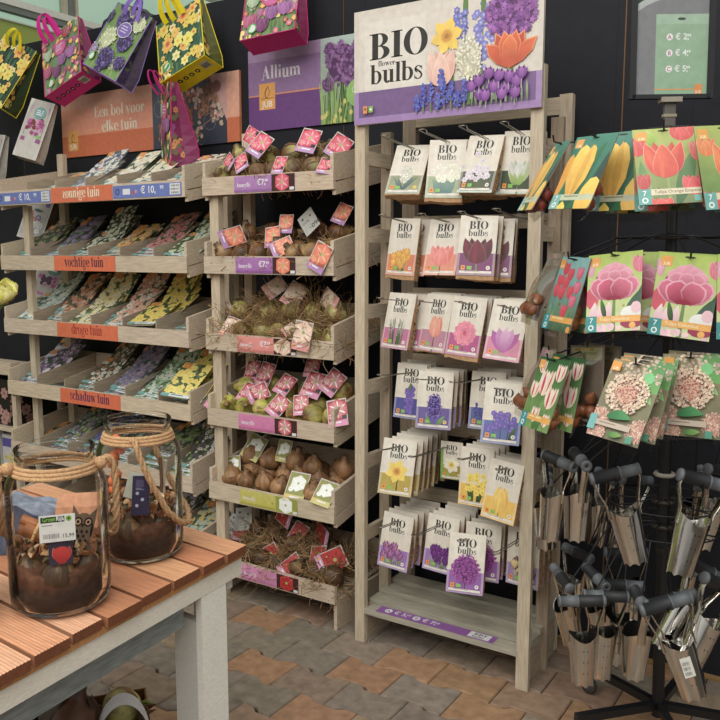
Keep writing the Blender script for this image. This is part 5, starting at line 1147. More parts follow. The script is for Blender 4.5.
    if kind == 'double':
        A.rectf(-w/2, -h, w/2, 0, rgb(200, 210, 150), rgb(170, 196, 60)); A.leaf(.06, -h, .075, -.09, .03, rgb(60, 90, 60), rgb(90, 120, 80)); A.leaf(.03, -.19, .075, -.1, .028, rgb(70, 110, 90), rgb(60, 90, 70)); A.ell(.05, -.165, .03, .02, rgb(226, 226, 220), 10); A.stem(.002, -h, .002, -.12, .012, rgb(110, 140, 80))
        A.tulip(-.066, -.04, .02, .05, rgb(214, 120, 150), rgb(230, 190, 200)); A.tulip(.07, -.035, .04, .05, rgb(214, 70, 110), rgb(230, 130, 150)); A.ell(-.06, -.12, .02, .03, rgb(214, 80, 100), 10)
        for k in range(3): A.leaf(-.06+.02*k, -.19, -.05+.02*k, -.13, .022, rgb(226, 160, 180), rgb(240, 220, 220)); 
        A.leaf(-.02, -.18, -.035, -.12, .014, GREEND, GREENL)
        c1, c2, e_ = rgb(150, 20, 60), rgb(206, 50, 100), rgb(236, 170, 190)
        def rp(x, y, L, wd_, a, ca, cb, rim=.08):
            A.petal(x, y, L*1.03, wd_*1.10, a, mixc(ca, e_, .3), mixc(c2, e_, .9), .34); A.petal(x, y, L*.96, wd_*.94, a, ca, cb, .34)
        A.ell(0, -.075, .054, .036, rgb(150, 24, 66), 18)
        for x, L, a in ((-.030, .052, 2.0), (-.014, .060, 1.75), (.004, .064, 1.57), (.020, .058, 1.35), (.034, .050, 1.1)): rp(x*.5, -.090, L, .034, a, c2, mixc(c2, e_, .75))
        for x, L, a in ((-.02, .052, 1.95), (.02, .052, 1.2), (0, .050, 1.57)): rp(x*.6, -.098, L, .036, a, c1, mixc(c2, e_, .55))
        rp(-.008, -.122, .070, .044, 2.42, c1, mixc(c2, e_, .30)); rp(.010, -.122, .070, .044, .74, c1, mixc(c2, e_, .35))
        rp(-.004, -.124, .058, .052, 2.05, rgb(140, 14, 50), mixc(c2, e_, .15)); rp(.008, -.124, .056, .056, 1.12, rgb(150, 18, 56), mixc(c2, e_, .28))
        A.ell(0, -.122, .020, .006, c1, 12)
        for k in range(14): A.ell(A.r.uniform(-.04, .07), -h+A.r.uniform(0, .018), .008, .007, jc(rgb(236, 190, 200), A.r), 7)
        A.ell(.062, -.15, .014, .016, rgb(236, 190, 200), 9); A.ell(.05, -.19, .03, .016, rgb(160, 50, 80), 9)
        tband(A, rgb(40, 150, 150), rgb(232, 166, 60), 'Tulipa Columbus', rgb(236, 220, 170)); A.ell(w*.36, -h*.93, .009, .009, rgb(232, 170, 60), 10)
    if kind == 'striped':
        A.rectf(-w/2, -h, w/2, 0, rgb(120, 160, 80), rgb(40, 100, 50))
        for k in range(8): x = A.r.uniform(-w/2, w/2); A.leaf(x, -h, x+A.r.uniform(-.02, .02), -.12, .02, rgb(60, 110, 50), rgb(130, 170, 90))
        for x, y, s_ in ((-.045, -.03, .6), (.05, -.04, .8), (-.05, -.1, .8), (-.005, -.075, 1.2), (.04, -.115, 1.0), (-.01, -.17, .7), (.05, -.18, .6)):
            A.tulip(x, y, .05*s_, .07*s_, rgb(226, 196, 150), rgb(240, 226, 214), .1, GREENL); A.leaf(x-.008*s_, y-.03*s_, x-.012*s_, y+.03*s_, .010*s_, rgb(206, 40, 80), rgb(216, 60, 100)); A.leaf(x+.012*s_, y-.02*s_, x+.018*s_, y+.03*s_, .006*s_, rgb(206, 40, 80), rgb(216, 60, 100))
        tband(A, rgb(30, 150, 160), rgb(232, 166, 50), '', rgb(240, 220, 160))
    if kind == 'allium':
        A.rectf(-w/2, -h, w/2, 0, rgb(120, 120, 90), rgb(150, 140, 100)); A.rectf(.02, -.07, w/2, 0, rgb(110, 180, 90), rgb(90, 150, 80))
        for k in range(90): A.ell(A.r.uniform(-w/2, w/2), A.r.uniform(-.05, 0), .004, .004, jc(rgb(206, 180, 160), A.r, .3), 6)
        A.leaf(.01, -.05, .07, -.1, .03, rgb(80, 170, 90), rgb(150, 200, 130)); A.ell(.04, -.035, .016, .016, rgb(120, 206, 130), 10)
        for cx, cy, r_ in ((-.062, -.165, .035), (.06, -.175, .032), (-.05, -.20, .03)): A.ball(cx, cy, r_, [rgb(190, 140, 120), rgb(232, 206, 180), rgb(224, 160, 140)], 190, 5, None, .7)
        A.ball(0, -.086, .060, [rgb(140, 100, 84), rgb(238, 216, 188), rgb(226, 192, 160)], 520, 5, .054, .62); A.ball(0, -.088, .030, [rgb(220, 180, 150), rgb(232, 196, 166), rgb(190, 70, 76)], 120, 5, None, .8)
        for k in range(60): A.ell(A.r.gauss(0, .022), -.087+A.r.gauss(0, .02), .0016, .0016, rgb(186, 60, 60), 5)
        A.leaf(-.03, -.155, .04, -.15, .026, rgb(40, 120, 70), rgb(80, 160, 90), .008); A.leaf(-.01, -h*.94, .03, -h*.92, .016, rgb(60, 130, 60), rgb(140, 180, 80))
        A.rectf(-w/2, -h*.86, w*.30, -h*.79, rgb(196, 180, 160)); A.lines(-w*.3, -h*.825, w*.5, h*.014, 1, rgb(150, 130, 110)); A.rectf(-w/2, -h*.93, -w*.36, -h*.74, rgb(110, 180, 180)); A.rectf(w*.28, -h*.99, w*.4, -h*.9, rgb(80, 160, 130))
    jtag(A)
    A.ell(0, -h*.035, w*.09, h*.012, rgb(40, 44, 30), 12)
    return A
def tback(A):
    w, h = TW, TH; A.rectf(-w/2, -h, w/2, 0, rgb(122, 108, 92)); A.rectf(-w*.45, -h*.2, w*.45, -h*.03, rgb(150, 140, 122)); A.rectf(-w*.36, -h*.075, -w*.2, -h*.04, rgb(170, 40, 40)); A.rectf(-w*.1, -h*.075, w*.05, -h*.04, rgb(200, 140, 50)); A.rectf(w*.1, -h*.075, w*.2, -h*.04, rgb(150, 60, 40)); A.barcode(-w*.1, -h*.125, w*.4, h*.035, (.05, .05, .05)); A.sans('058', -w*.3, -h*.19, .02, (.06, .05, .05)); A.ell(-w*.38, -h*.93, .006, .008, (.03, .03, .03)); A.ell(w*.38, -h*.93, .006, .008, (.03, .03, .03))
TM = {}
def tmesh(kind):
    if kind in TM: return TM[kind]
    A = tart(kind); g = G(); g.art(A, (0, 0, 0), base=3e-4)
    B = Art((-TW/2, -TH, TW/2, 0), 4); tback(B); g.art(B, (0, .0018, 0), (-1, 0, 0), (0, 0, 1), (0, 1, 0), base=2e-4)
    g.box(-TW/2, TW/2, 0, .0018, -TH, 0, rgb(130, 120, 104)); TM[kind] = g.build('picture_card', M_print, mesh_only=True); return TM[kind]
def pouch(seed):
    r = random.Random(seed); g = G(); w, h = TW*.94, TH+.012; n, m = 10, 9; rows = []
    for a in range(n):
        t = a/(n-1); th = .003+.052*math.sin(PI*min(1, max(0, (t-.12)/.88)))**.8 if t > .12 else .003
        if t > .55: th = max(th, .05*math.sin(PI*min(1, (1.18-t)/.7)))
        rows.append([((-.5+b/(m-1))*w, .002+th*math.sin(PI*b/(m-1))**.7+r.uniform(0, .003), -.006-t*h) for b in range(m)])
    g.grid([q[::-1] for q in rows], (.9, .9, .9)); return g.build('clear_bag', M_film, mesh_only=True)
POUCH = [pouch(1), pouch(2)]
def small_bulbs(col):
    out = []
    for s_ in (1, 2):
        g = G(); r = random.Random(s_)
        prof = [(0, -.018), (.011, -.016), (.018, -.004), (.017, .006), (.009, .018), (.002, .028), (0, .030)]
        g.lathe(prof, 10, col, cols=[mixc(col, (.7, .6, .45), .5)]+[jc(col, r, .2) for q in prof[1:]]); out.append(g.build('small_bulb', M_bulb, mesh_only=True))
    return out
SB = {'red': small_bulbs(rgb(120, 52, 40)), 'tan': small_bulbs(rgb(120, 70, 42)), 'pale': small_bulbs(rgb(200, 168, 120))}
def tulip_bag(kind, loc, rot, label, group=None, bulb='tan', parts=True, hook=None):
    o = thing('tulip_bag', label, 'bulb bag', loc, rot, group); mk('picture_card', tmesh(kind), o)
    pc = mk('clear_bag', POUCH[0], o); th_ = .6 if abs(rot[2]) > 2 else 1; pc.scale = (1, th_, 1)
    if parts:
        r = random.Random(int(abs(loc[0])*1000))
        for q in range(8 if th_ == 1 else 5):
            x = (-.045+.03*(q % 4))+r.uniform(-.004, .004); z = -TH+.028+.034*(q//4)+r.uniform(-.004, .004)
            mk('small_bulb', SB[bulb][q % 2], o, (x, .022*(.85 if th_ < 1 else 1), z), (r.uniform(-1, 1), r.uniform(-1, 1), 0))
    if hook:
        M_ = Euler(rot).to_matrix(); tip = Vector(loc)+M_ @ Vector((0, -.012, -.008)); chook(hook, tip, .02)
    return o
tulip_bag('yellow', (-.657, 2.176, 1.86), (-.433, .037, -.506), 'front bag with large yellow tulip card in the top ring of the rotating stand', None, 'red', True, 1.905)
tulip_bag('yellow', (-.605, 2.235, 1.872), (-.20, .0, -.12), 'yellow tulip bag just behind the front one, its right part in view', None, 'red', True)
tulip_bag('yellow', (-.570, 2.27, 1.868), (-.15, .0, -.05), 'rearmost yellow tulip bag with green edge showing, top ring', None, 'red', False)
tulip_bag('yellow', (-.775, 2.245, 1.858), (-.50, .03, -.93), 'yellow tulip bag seen almost edge on beside the right post of the wooden stand', None, 'red', True, 1.905)
tulip_bag('red', (-.496, 2.187, 1.866), (-.423, -.05, .433), 'bag with one big red orange tulip card facing front in the top ring', None, 'red', True, 1.905)
tulip_bag('red', (-.505, 2.235, 1.862), (-.30, -.02, .40), 'red tulip bag hidden close behind the big red tulip bag', None, 'red', True)
tulip_bag('orange', (-.359, 2.20, 1.864), (-.269, -.062, .713), 'orange tulip bag cut by the right picture edge, top ring', None, 'red', True, 1.905)
tulip_bag('orange', (-.335, 2.245, 1.862), (-.2, -.03, .74), 'orange tulip bag behind the one at the right picture edge, top ring', None, 'red', False)
# second ring
tulip_bag('multi', (-.724, 2.242, 1.541), (-.269, .026, -.707), 'narrow looking bag with many red tulips on the card, second ring', None, 'tan', True, 1.60)
tulip_bag('multi', (-.700, 2.275, 1.541), (-.22, .02, -.60), 'red tulips bag behind the narrow looking one, second ring', None, 'tan', True)
tulip_bag('double', (-.603, 2.195, 1.553), (-.246, -.106, -.14), 'bag with pink double tulip card left of the pole, second ring', None, 'pale', True, 1.60)
tulip_bag('double', (-.55, 2.245, 1.556), (-.18, .0, .0), 'pink double tulip bag tucked behind the left pink one', None, 'pale', True)
tulip_bag('double', (-.412, 2.189, 1.549), (-.06, .1, .10), 'bag with pink double tulip card right of the pole, second ring', None, 'pale', True, 1.60)
tulip_bag('double', (-.425, 2.23, 1.553), (-.10, .06, .05), 'pink double tulip bag tucked behind the right pink one', None, 'pale', True)
tulip_bag('double', (-.285, 2.23, 1.55), (-.12, .0, .5), 'pink tulip bag cut off at the right picture edge, second ring', None, 'pale', True, 1.60)
tulip_bag('multi', (-.842, 2.42, 1.55), (.36, .0, PI-1.0), 'bag turned round showing its grey back and bulbs, leftmost in the second ring', None, 'tan', True, 1.60)
tulip_bag('multi', (-.815, 2.35, 1.556), (.34, .0, PI-.95), 'bag turned round showing its grey back, second from left in the second ring', None, 'tan', True)
# third ring
tulip_bag('striped', (-.772, 2.237, 1.253), (-.348, -.018, -.663), 'bag with pink and white striped tulips, third ring', None, 'tan', True, 1.315)
tulip_bag('striped', (-.745, 2.275, 1.258), (-.20, .0, -.60), 'striped tulips bag just behind the front striped one, third ring', None, 'tan', True)
tulip_bag('striped', (-.845, 2.40, 1.262), (.38, .05, PI-.95), 'bag turned round with grey back beside the right post, third ring', None, 'tan', True, 1.315)
tulip_bag('striped', (-.700, 2.30, 1.290), (.08, .1, PI-.60), 'clear backed bag with barcode and tan bulbs between striped and pale allium bags', None, 'tan', True, 1.315)
tulip_bag('striped', (-.665, 2.33, 1.292), (.05, .0, PI-.55), 'clear backed bag further in, third ring, left of the allium bags', None, 'tan', True)
tulip_bag('allium', (-.507, 2.114, 1.273), (-.433, .077, -.332), 'tilted bag with cream allium ball card left of the pole, third ring', None, 'pale', True, 1.315)
tulip_bag('allium', (-.497, 2.155, 1.278), (-.36, .04, -.25), 'cream allium bag behind the tilted one, third ring', None, 'pale', True)
tulip_bag('allium', (-.50, 2.20, 1.284), (-.30, .03, -.20), 'cream allium bag deepest behind the tilted one, third ring', None, 'pale', False)
tulip_bag('allium', (-.397, 2.188, 1.295), (-.05, -.05, -.20), 'bag with cream allium ball card at the right, third ring', None, 'pale', True, 1.315)
tulip_bag('allium', (-.39, 2.235, 1.297), (-.10, .0, -.1), 'cream allium bag hidden behind the right one', None, 'pale', False)

# bulb planters
def cup_mesh():
    g = G(); n = 24; c = rgb(222, 220, 216)
    def prof(off):
        rows = []
        for q in range(9):
            t = q/8; rr = .040-.010*t-off
            row = []
            for j in range(n):
                a = 2*PI*j/n; fl = 1+.045*math.cos(8*a)*(.3+.7*t)
                z = -.088-.128*t
                if q == 8: z -= .0035*math.cos(8*a)
                if q == 0: z += .010*math.cos(2*a)
                row.append((rr*fl*math.cos(a), rr*fl*math.sin(a), z))
            rows.append(row)
        return rows
    A_, B_ = prof(0), prof(.0012)
    g.grid(A_[::-1], c, close=True); g.grid(B_, mixc(c, (0, 0, 0), .1), close=True)
    g.grid([B_[0], A_[0]], c, close=True); g.grid([A_[-1], B_[-1]], c, close=True)
    for z in (-.12, -.15, -.18): g.box(-.006, .006, -.040+(-z-.088)*.08, -.0385+(-z-.088)*.08, z-.0015, z+.0015, rgb(40, 36, 32))
    return g.build('planter_cup', M_steel, mesh_only=True)
def arm_mesh(s):
    g = G(); c = rgb(200, 194, 184); P = [(s*.056, -.004), (s*.058, -.020), (s*.050, -.045), (s*.041, -.070), (s*.0405, -.105)]
    rows = []
    for x, z in P:
        w = .011; rows.append([(x, -w, z), (x+.0015*s, 0, z), (x, w, z), (x-.0018*s, w, z), (x-.0004*s, 0, z), (x-.0018*s, -w, z)])
    g.grid(rows if s > 0 else [q[::-1] for q in rows], c, close=True)
    g.lathe([(.004, 0), (.003, .0015), (0, .002)], 8, c, (0, 0, 0)) if False else None
    return g.build('arm', M_steel, mesh_only=True)
def grip_mesh():
    g = G(); n = 18; bk = rgb(40, 41, 44); gr2 = rgb(98, 102, 106)
    P = [(-.064, 0, gr2), (-.064, .0135, gr2), (-.060, .0155, gr2), (-.055, .0155, gr2), (-.0549, .0148, bk), (.008, .0158, bk), (.010, .0158, bk), (.0101, .0170, gr2), (.013, .0170, gr2), (.0131, .0150, gr2), (.058, .0140, gr2), (.0581, .0152, gr2), (.063, .0150, gr2), (.064, .012, gr2), (.064, .004, gr2), (.0635, .004, (.02, .02, .02)), (.0635, 0, (.02, .02, .02))]
    rows = [[(x, rr*math.cos(2*PI*j/n), rr*math.sin(2*PI*j/n)) for j in range(n)] for x, rr, c in P]
    g.grid(rows, bk, close=True, cols=[c for _, _, c in P]); return g.build('grip', M_rubber, mesh_only=True)
CUP, ARM, GRIP = cup_mesh(), (arm_mesh(-1), arm_mesh(1)), grip_mesh()
def sticker():
    A = Art((-.013, -.022, .013, .022), 5); A.rectf(-.013, -.022, .013, .022, rgb(200, 198, 188))
    for k in range(3): A.barcode(-.010, -.018+k*.011, .016, .008, (.05, .05, .05))
    g = G(); g.art(A, base=2e-4); g.box(-.013, .013, 0, .0004, -.022, .022, rgb(200, 198, 188)); return g.build('barcode_sticker', M_print, mesh_only=True)
STK = sticker()
def planter(px, py, Y, roll, yaw, pitch, label, z=None, stick=False, ringz=1.02, hook=True, flip=False):
    p = at(px, py, Y=Y); o = thing('bulb_planter', label, 'bulb planter', p, (pitch, math.radians(roll), math.radians(yaw)))
    o.scale = (1.08, 1.08, 1.14)
    mk('planter_cup', CUP, o); mk('arm', ARM[0], o); mk('arm', ARM[1], o); mk('grip', GRIP, o, None, (0, 0, PI if flip else 0))
    if stick:
        s_ = mk('barcode_sticker', STK, o, (-.004, -.0400, -.135), (-.08, 0, .0))
    if hook:
        M_ = Euler((pitch, math.radians(roll), math.radians(yaw))).to_matrix(); chook(ringz, p+M_ @ Vector((0, 0, -.019)), .016, .17)
    return o
# upper tier
planter(615, 474, 2.20, -14, 30, -.12, 'bulb planter hanging left of the pole in the upper tier, grip rising right')
planter(704, 481, 2.17, 15, 33, -.12, 'bulb planter right of the pole in the upper tier, grip sloping down right')
planter(559, 461, 2.33, 4, -30, -.05, 'bulb planter in the upper tier nearest the wooden post, grip pointing at the viewer', flip=False)
planter(580, 459, 2.30, 4, -56, .0, 'bulb planter in the upper tier, second from the wooden post, end cap facing front')
planter(548, 476, 2.50, 4, -70, .0, 'bulb planter half hidden deeper between post and upper tier')
planter(636, 480, 2.72, 10, 60, .1, 'bulb planter with sticker hanging at the back left of the pole, upper tier', stick=True)
planter(700, 478, 2.78, -12, 100, .1, 'bulb planter hanging at the back right of the pole, upper tier', stick=True)
planter(722, 470, 2.60, 10, 60, .1, 'bulb planter at the right picture edge, upper tier')
planter(606, 476, 2.78, 0, 130, .1, 'bulb planter at the far back left of the upper tier')
# lower tier
planter(582, 601, 2.27, -2, 30, -.06, 'frontmost bulb planter of the lower tier, left, black and grey grip level', ringz=.70, flip=True)
planter(606, 596, 2.33, 3, 32, -.05, 'bulb planter right behind the frontmost left one in the lower tier', ringz=.70, flip=True)
planter(666, 604, 2.13, -17, 32, -.15, 'large looking bulb planter with sticker before the pole, lower tier', stick=True, ringz=.70)
planter(671, 600, 2.19, -15, 32, -.1, 'bulb planter directly behind the stickered one, lower tier', ringz=.70)
planter(562, 578, 2.42, 8, -48, .25, 'bulb planter at the left of the lower tier with upright looking grip', ringz=.70, flip=True)
planter(596, 577, 2.42, 6, -46, .2, 'bulb planter pointing inward behind the two left ones, lower tier', ringz=.70)
planter(621, 585, 2.42, 3, 30, .0, 'bulb planter with level grip just left of the pole, lower tier', ringz=.70)
planter(640, 600, 2.32, 6, -60, .0, 'bulb planter seen edge on between left group and pole, lower tier', ringz=.70)
planter(708, 572, 2.32, 30, 40, .0, 'bulb planter with steep grip right of the pole, lower tier', ringz=.78)
planter(722, 585, 2.24, 25, 50, .0, 'bulb planter at the right picture edge, lower tier', ringz=.70)
planter(626, 553, 2.62, -3, 20, .1, 'dark bulb planter in the shade behind the left group, lower tier', ringz=.78)
planter(690, 566, 2.75, 5, 110, .1, 'bulb planter at the back right of the lower tier', ringz=.78)
planter(578, 553, 2.66, 0, 150, .1, 'bulb planter at the back left between the tiers', ringz=.78)

# price board on the stand
fb = thing('price_board', 'black framed price board above the tulip bags reading A B C prices in euro', 'price sign', (-.552, 2.505, 1.992), (-.0, -.019, .60))
w, h = .226, .34
g = G()
for bx_ in ((-w/2-.008, -w/2+.010, -.012, .008, 0, h), (w/2-.010, w/2+.008, -.012, .008, 0, h), (-w/2, w/2, -.012, .008, 0, .012), (-w/2, w/2, -.012, .008, h-.012, h)): g.box(*bx_, rgb(30, 32, 36))
g.build('frame', M_rubber, fb)
A = Art((-w/2+.009, .011, w/2-.009, h-.011), 8)
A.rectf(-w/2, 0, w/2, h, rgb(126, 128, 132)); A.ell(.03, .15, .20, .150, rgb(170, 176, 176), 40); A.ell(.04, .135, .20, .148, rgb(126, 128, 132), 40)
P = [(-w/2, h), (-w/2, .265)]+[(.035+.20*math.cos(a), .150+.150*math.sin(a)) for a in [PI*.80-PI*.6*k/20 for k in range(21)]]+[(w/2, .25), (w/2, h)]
A.poly(P, rgb(30, 74, 48)); A.rectf(.055, .292, .075, .308, rgb(90, 190, 80))
gp2 = rgb(140, 180, 146); A.rectf(-.048, .012, .104, .232, gp2, rgb(146, 176, 146)); A.rectf(-.048, .205, .104, .232, rgb(156, 186, 160)); A.ell(.025, .219, .012, .004, rgb(70, 80, 76), 12)
for k, (L_, a_, b_) in enumerate((('A', '\u20ac 2,', '99'), ('B', '\u20ac 4,', '49'), ('C', '\u20ac 5,', '99'))):
    y = .170-.044*k; A.ell(-.008, y, .0095, .0095, (.8, .78, .78), 16); A.sans(L_, -.008, y-.006, .012, rgb(170, 90, 110), 'c'); A.sans(a_, .008, y-.007, .017, (.8, .84, .8)); A.sans(b_, .041, y-.0005, .009, (.8, .84, .8))
A.rectf(-.048, .024, .068, .0275, rgb(220, 150, 60)); A.rectf(.068, .013, .09, .040, rgb(228, 140, 50)); A.sans('JUB', .079, .015, .008, (.8, .7, .5), 'c')
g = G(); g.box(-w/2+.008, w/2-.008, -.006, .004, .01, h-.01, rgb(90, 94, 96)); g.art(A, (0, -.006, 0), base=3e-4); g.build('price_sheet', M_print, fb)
g = G(); g.box(-.03, .03, -.018, .012, -.010, .004, rgb(150, 144, 130)); g.box(-.016, .016, -.006, .006, -.075, -.01, rgb(96, 92, 86)); g.box(-.019, .019, -.008, .008, -.05, -.042, rgb(150, 140, 120)); g.tube([(0, 0, -.07), (.0, .02, -.11), (.03, .09, -.115)], .006, BK, 8)
g.build('bracket', M_rubber, fb)
# ---------------- table ----------------
TZ = .80
C1 = Vector((-1.350, 1.548, 0)); EU = Vector((.087, -.996, 0)).normalized()   # along the right edge towards the viewer
PD = Vector((-math.cos(math.radians(4.5)), math.sin(math.radians(4.5)), 0))     # along the planks to the left
def tp(u, v, z): q = C1+EU*u+PD*v; return Vector((q.x, q.y, z))
table = thing('potting_table', 'white framed table with brown ribbed hardwood plank top holding glass jars', 'table', (-1.6, 1.0, 0))
def tb(g, name, mat): return rel(g.build(name, mat, table), table)
def slab(g, u0, u1, v0, v1, z0, z1, col):
    P = [tp(u0, v0, z0), tp(u1, v0, z0), tp(u1, v1, z0), tp(u0, v1, z0)]; g.prism(P, (0, 0, z1-z0), col)
wd = [.0906, .0911, .1013, .1028, .109, .088, .0954, .097, .097, .097, .097, .097]
u = 0; r = random.Random(4)
for k, w in enumerate(wd):
    g = G(); c = jc(r.choice([rgb(198, 144, 110), rgb(204, 152, 116), rgb(188, 130, 96), rgb(208, 160, 128)]), r, .05); ce = rgb(116, 70, 48)
    ov = r.uniform(-.008, .006); x0 = u+.005; x1 = u+w-.005; LN = .95; nr = 11
    # ribbed top
    z1 = TZ
    top = [];
    for q in range(nr*2+1):
        t = q/(nr*2); top.append((x0+(x1-x0)*t, z1-(.0014 if q % 2 and 0 < q < nr*2 else 0)))
    if k in (0, 4): top = [(x0, z1), (x1, z1)]
    for (a, za), (b, zb_) in zip(top, top[1:]): g.poly([tp(a, ov, za), tp(b, ov, zb_), tp(b, LN, zb_), tp(a, LN, za)][::-1], c)
    g.poly([tp(a, ov, za) for a, za in top]+[tp(x1, ov, TZ-.022), tp(x0, ov, TZ-.022)], ce)
    g.poly([tp(x0, ov, TZ-.022), tp(x0, LN, TZ-.022), tp(x0, LN, z1), tp(x0, ov, z1)], mixc(c, ce, .5)); g.poly([tp(x1, ov, z1), tp(x1, LN, z1), tp(x1, LN, TZ-.022), tp(x1, ov, TZ-.022)], mixc(c, ce, .5))
    g.poly([tp(x0, ov, TZ-.022), tp(x1, ov, TZ-.022), tp(x1, LN, TZ-.022), tp(x0, LN, TZ-.022)], ce); g.poly([tp(x0, LN, TZ-.022), tp(x1, LN, TZ-.022), tp(x1, LN, z1), tp(x0, LN, z1)], ce)
    tb(g, 'top_plank', M_deck); u += w
g = G(); slab(g, .004, u, .006, .05, TZ-.036, TZ-.0225, rgb(172, 124, 80)); slab(g, .004, u, .45, .50, TZ-.036, TZ-.0225, rgb(172, 124, 80)); slab(g, .004, u, .90, .945, TZ-.036, TZ-.0225, rgb(172, 124, 80)); tb(g, 'batten', M_deck)
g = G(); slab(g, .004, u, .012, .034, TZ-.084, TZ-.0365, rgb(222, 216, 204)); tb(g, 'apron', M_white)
for va, vb in ((.060, .085), (.86, .88)):
    g = G(); slab(g, .19, u, va, vb, TZ-.165, TZ-.085, rgb(128, 134, 134)); tb(g, 'lower_rail', M_grey)
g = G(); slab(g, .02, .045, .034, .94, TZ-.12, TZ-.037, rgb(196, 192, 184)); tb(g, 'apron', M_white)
for v0 in (.014, .86):
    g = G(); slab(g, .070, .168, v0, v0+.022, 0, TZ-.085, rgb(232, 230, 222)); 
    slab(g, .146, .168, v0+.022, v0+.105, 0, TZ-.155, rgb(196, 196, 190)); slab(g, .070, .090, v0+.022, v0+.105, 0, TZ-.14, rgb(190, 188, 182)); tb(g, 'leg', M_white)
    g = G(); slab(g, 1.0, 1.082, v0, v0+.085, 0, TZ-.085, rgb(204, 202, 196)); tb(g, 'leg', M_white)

# ---------------- glass jars ----------------
JR = .103; JH = .325
def prof_jar(off=0):
    return [(.0, .004+off), (.070-off, .003+off), (.092-off, .006+off), (.101-off, .018), (JR-off, .04), (JR-off, .235), (.101-off, .252), (.094-off, .268), (.083-off, .280), (.0775-off, .287), (.0765-off, .296), (.0765-off, .305), (.079-off, .309), (.080-off, .316), (.078-off, JH-.001)]
def jar(name_label, cx, cy, extra):
    o = thing('glass_jar', name_label, 'jar', (cx, cy, TZ)); o.scale = (1.01, 1.01, 1.075)
    g = G(); g.lathe(prof_jar(), 56, (1, 1, 1)); inn = prof_jar(.0035)[::-1]
    inn[0] = (.0765, JH-.001); g.lathe(prof_jar()[-1:]+[(.0772, JH), ]+inn, 56, (1, 1, 1))
    g.tube([(.0775*math.cos(2*PI*k/48), .0775*math.sin(2*PI*k/48), .3195) for k in range(49)], .0042, (1, 1, 1), 8)
    for z in (.292, .300): g.tube([(.0785*math.cos(2*PI*k/48), .0785*math.sin(2*PI*k/48), z+.003*k/48) for k in range(49)], .0016, (1, 1, 1), 5)
    g.build('glass', M_glass, o); return o
def rope(path, r, parent, name='rope', turns=60):
    # three strands twisted along the path
    g = G(); P = [Vector(p) for p in path]; seg = []
    # resample
    L = [0]
    for a, b in zip(P, P[1:]): L.append(L[-1]+(b-a).length)
    N = max(20, int(L[-1]/.004)); out = []
    j = 0
    for k in range(N+1):
        s = L[-1]*k/N
        while j < len(L)-2 and L[j+1] < s: j += 1
        out.append(P[j].lerp(P[j+1], (s-L[j])/max(1e-9, L[j+1]-L[j])))
    for _ in range(4): out = [out[0]]+[(out[i-1]+out[i]*2+out[i+1])/4 for i in range(1, len(out)-1)]+[out[-1]]
    rr = random.Random(3)
    for st in range(3):
        path2 = []; pa = None
        for k, p in enumerate(out):
            t = (out[min(k+1, N)]-out[max(k-1, 0)]).normalized(); a = t.cross(Vector((0, 0, 1))) if pa is None else pa-t*pa.dot(t)
            if a.length < 1e-4: a = t.cross(Vector((1, 0, 0)))
            a.normalize(); pa = a; b = t.cross(a); ang = 2*PI*(st/3)+L[-1]*k/N/(r*5.2)*2*PI*.5
            path2.append(p+(a*math.cos(ang)+b*math.sin(ang))*r*.52)
        g.tube(path2, r*.56, jc(rgb(182, 146, 110), rr, .04), 7)
    for k in range(int(L[-1]*700)):
        p = rr.choice(out)+Vector((rr.gauss(0, r*.6), rr.gauss(0, r*.6), rr.gauss(0, r*.6))); q = p+Vector((rr.uniform(-1, 1), rr.uniform(-1, 1), rr.uniform(-1, 1)))*r*1.0
        g.tube([p, (p+q)/2+Vector((0, 0, r*.1)), q], .00035, rgb(196, 156, 108), 3, False)
    return g.build(name, M_jute, parent)
def soil(parent, seed, h0, n=60):
    g = G(); r = random.Random(seed); R_ = .0965
    rows = [[(R_*.65*math.cos(a), R_*.65*math.sin(a), .009) for a in [2*PI*j/30 for j in range(30)]], [(R_*.93*math.cos(a), R_*.93*math.sin(a), .014) for a in [2*PI*j/30 for j in range(30)]]]
    rows += [[(R_*math.cos(a), R_*math.sin(a), .035+(h0-.035)*q/3+.006*math.sin(3*a+seed)*(q/3)) for a in [2*PI*j/30 for j in range(30)]] for q in range(4)]
    for q in range(1, 5):
        rr = R_*(1-q/5); rows.append([(rr*math.cos(a), rr*math.sin(a), h0+.006*math.sin(3*a+seed)+r.uniform(-.004, .007)) for a in [2*PI*j/30 for j in range(30)]])
    g.grid(rows, rgb(54, 38, 30), close=True, cols=[rgb(54, 36, 26)]*2+[rgb(46, 32, 24), rgb(60, 40, 28), rgb(86, 52, 34), rgb(100, 62, 40)]+[rgb(96, 62, 42)]*4); g.poly(rows[-1], rgb(96, 62, 42)); g.poly(rows[0][::-1], rgb(54, 36, 26))
    return g.build('soil_layer', M_dirt, parent)
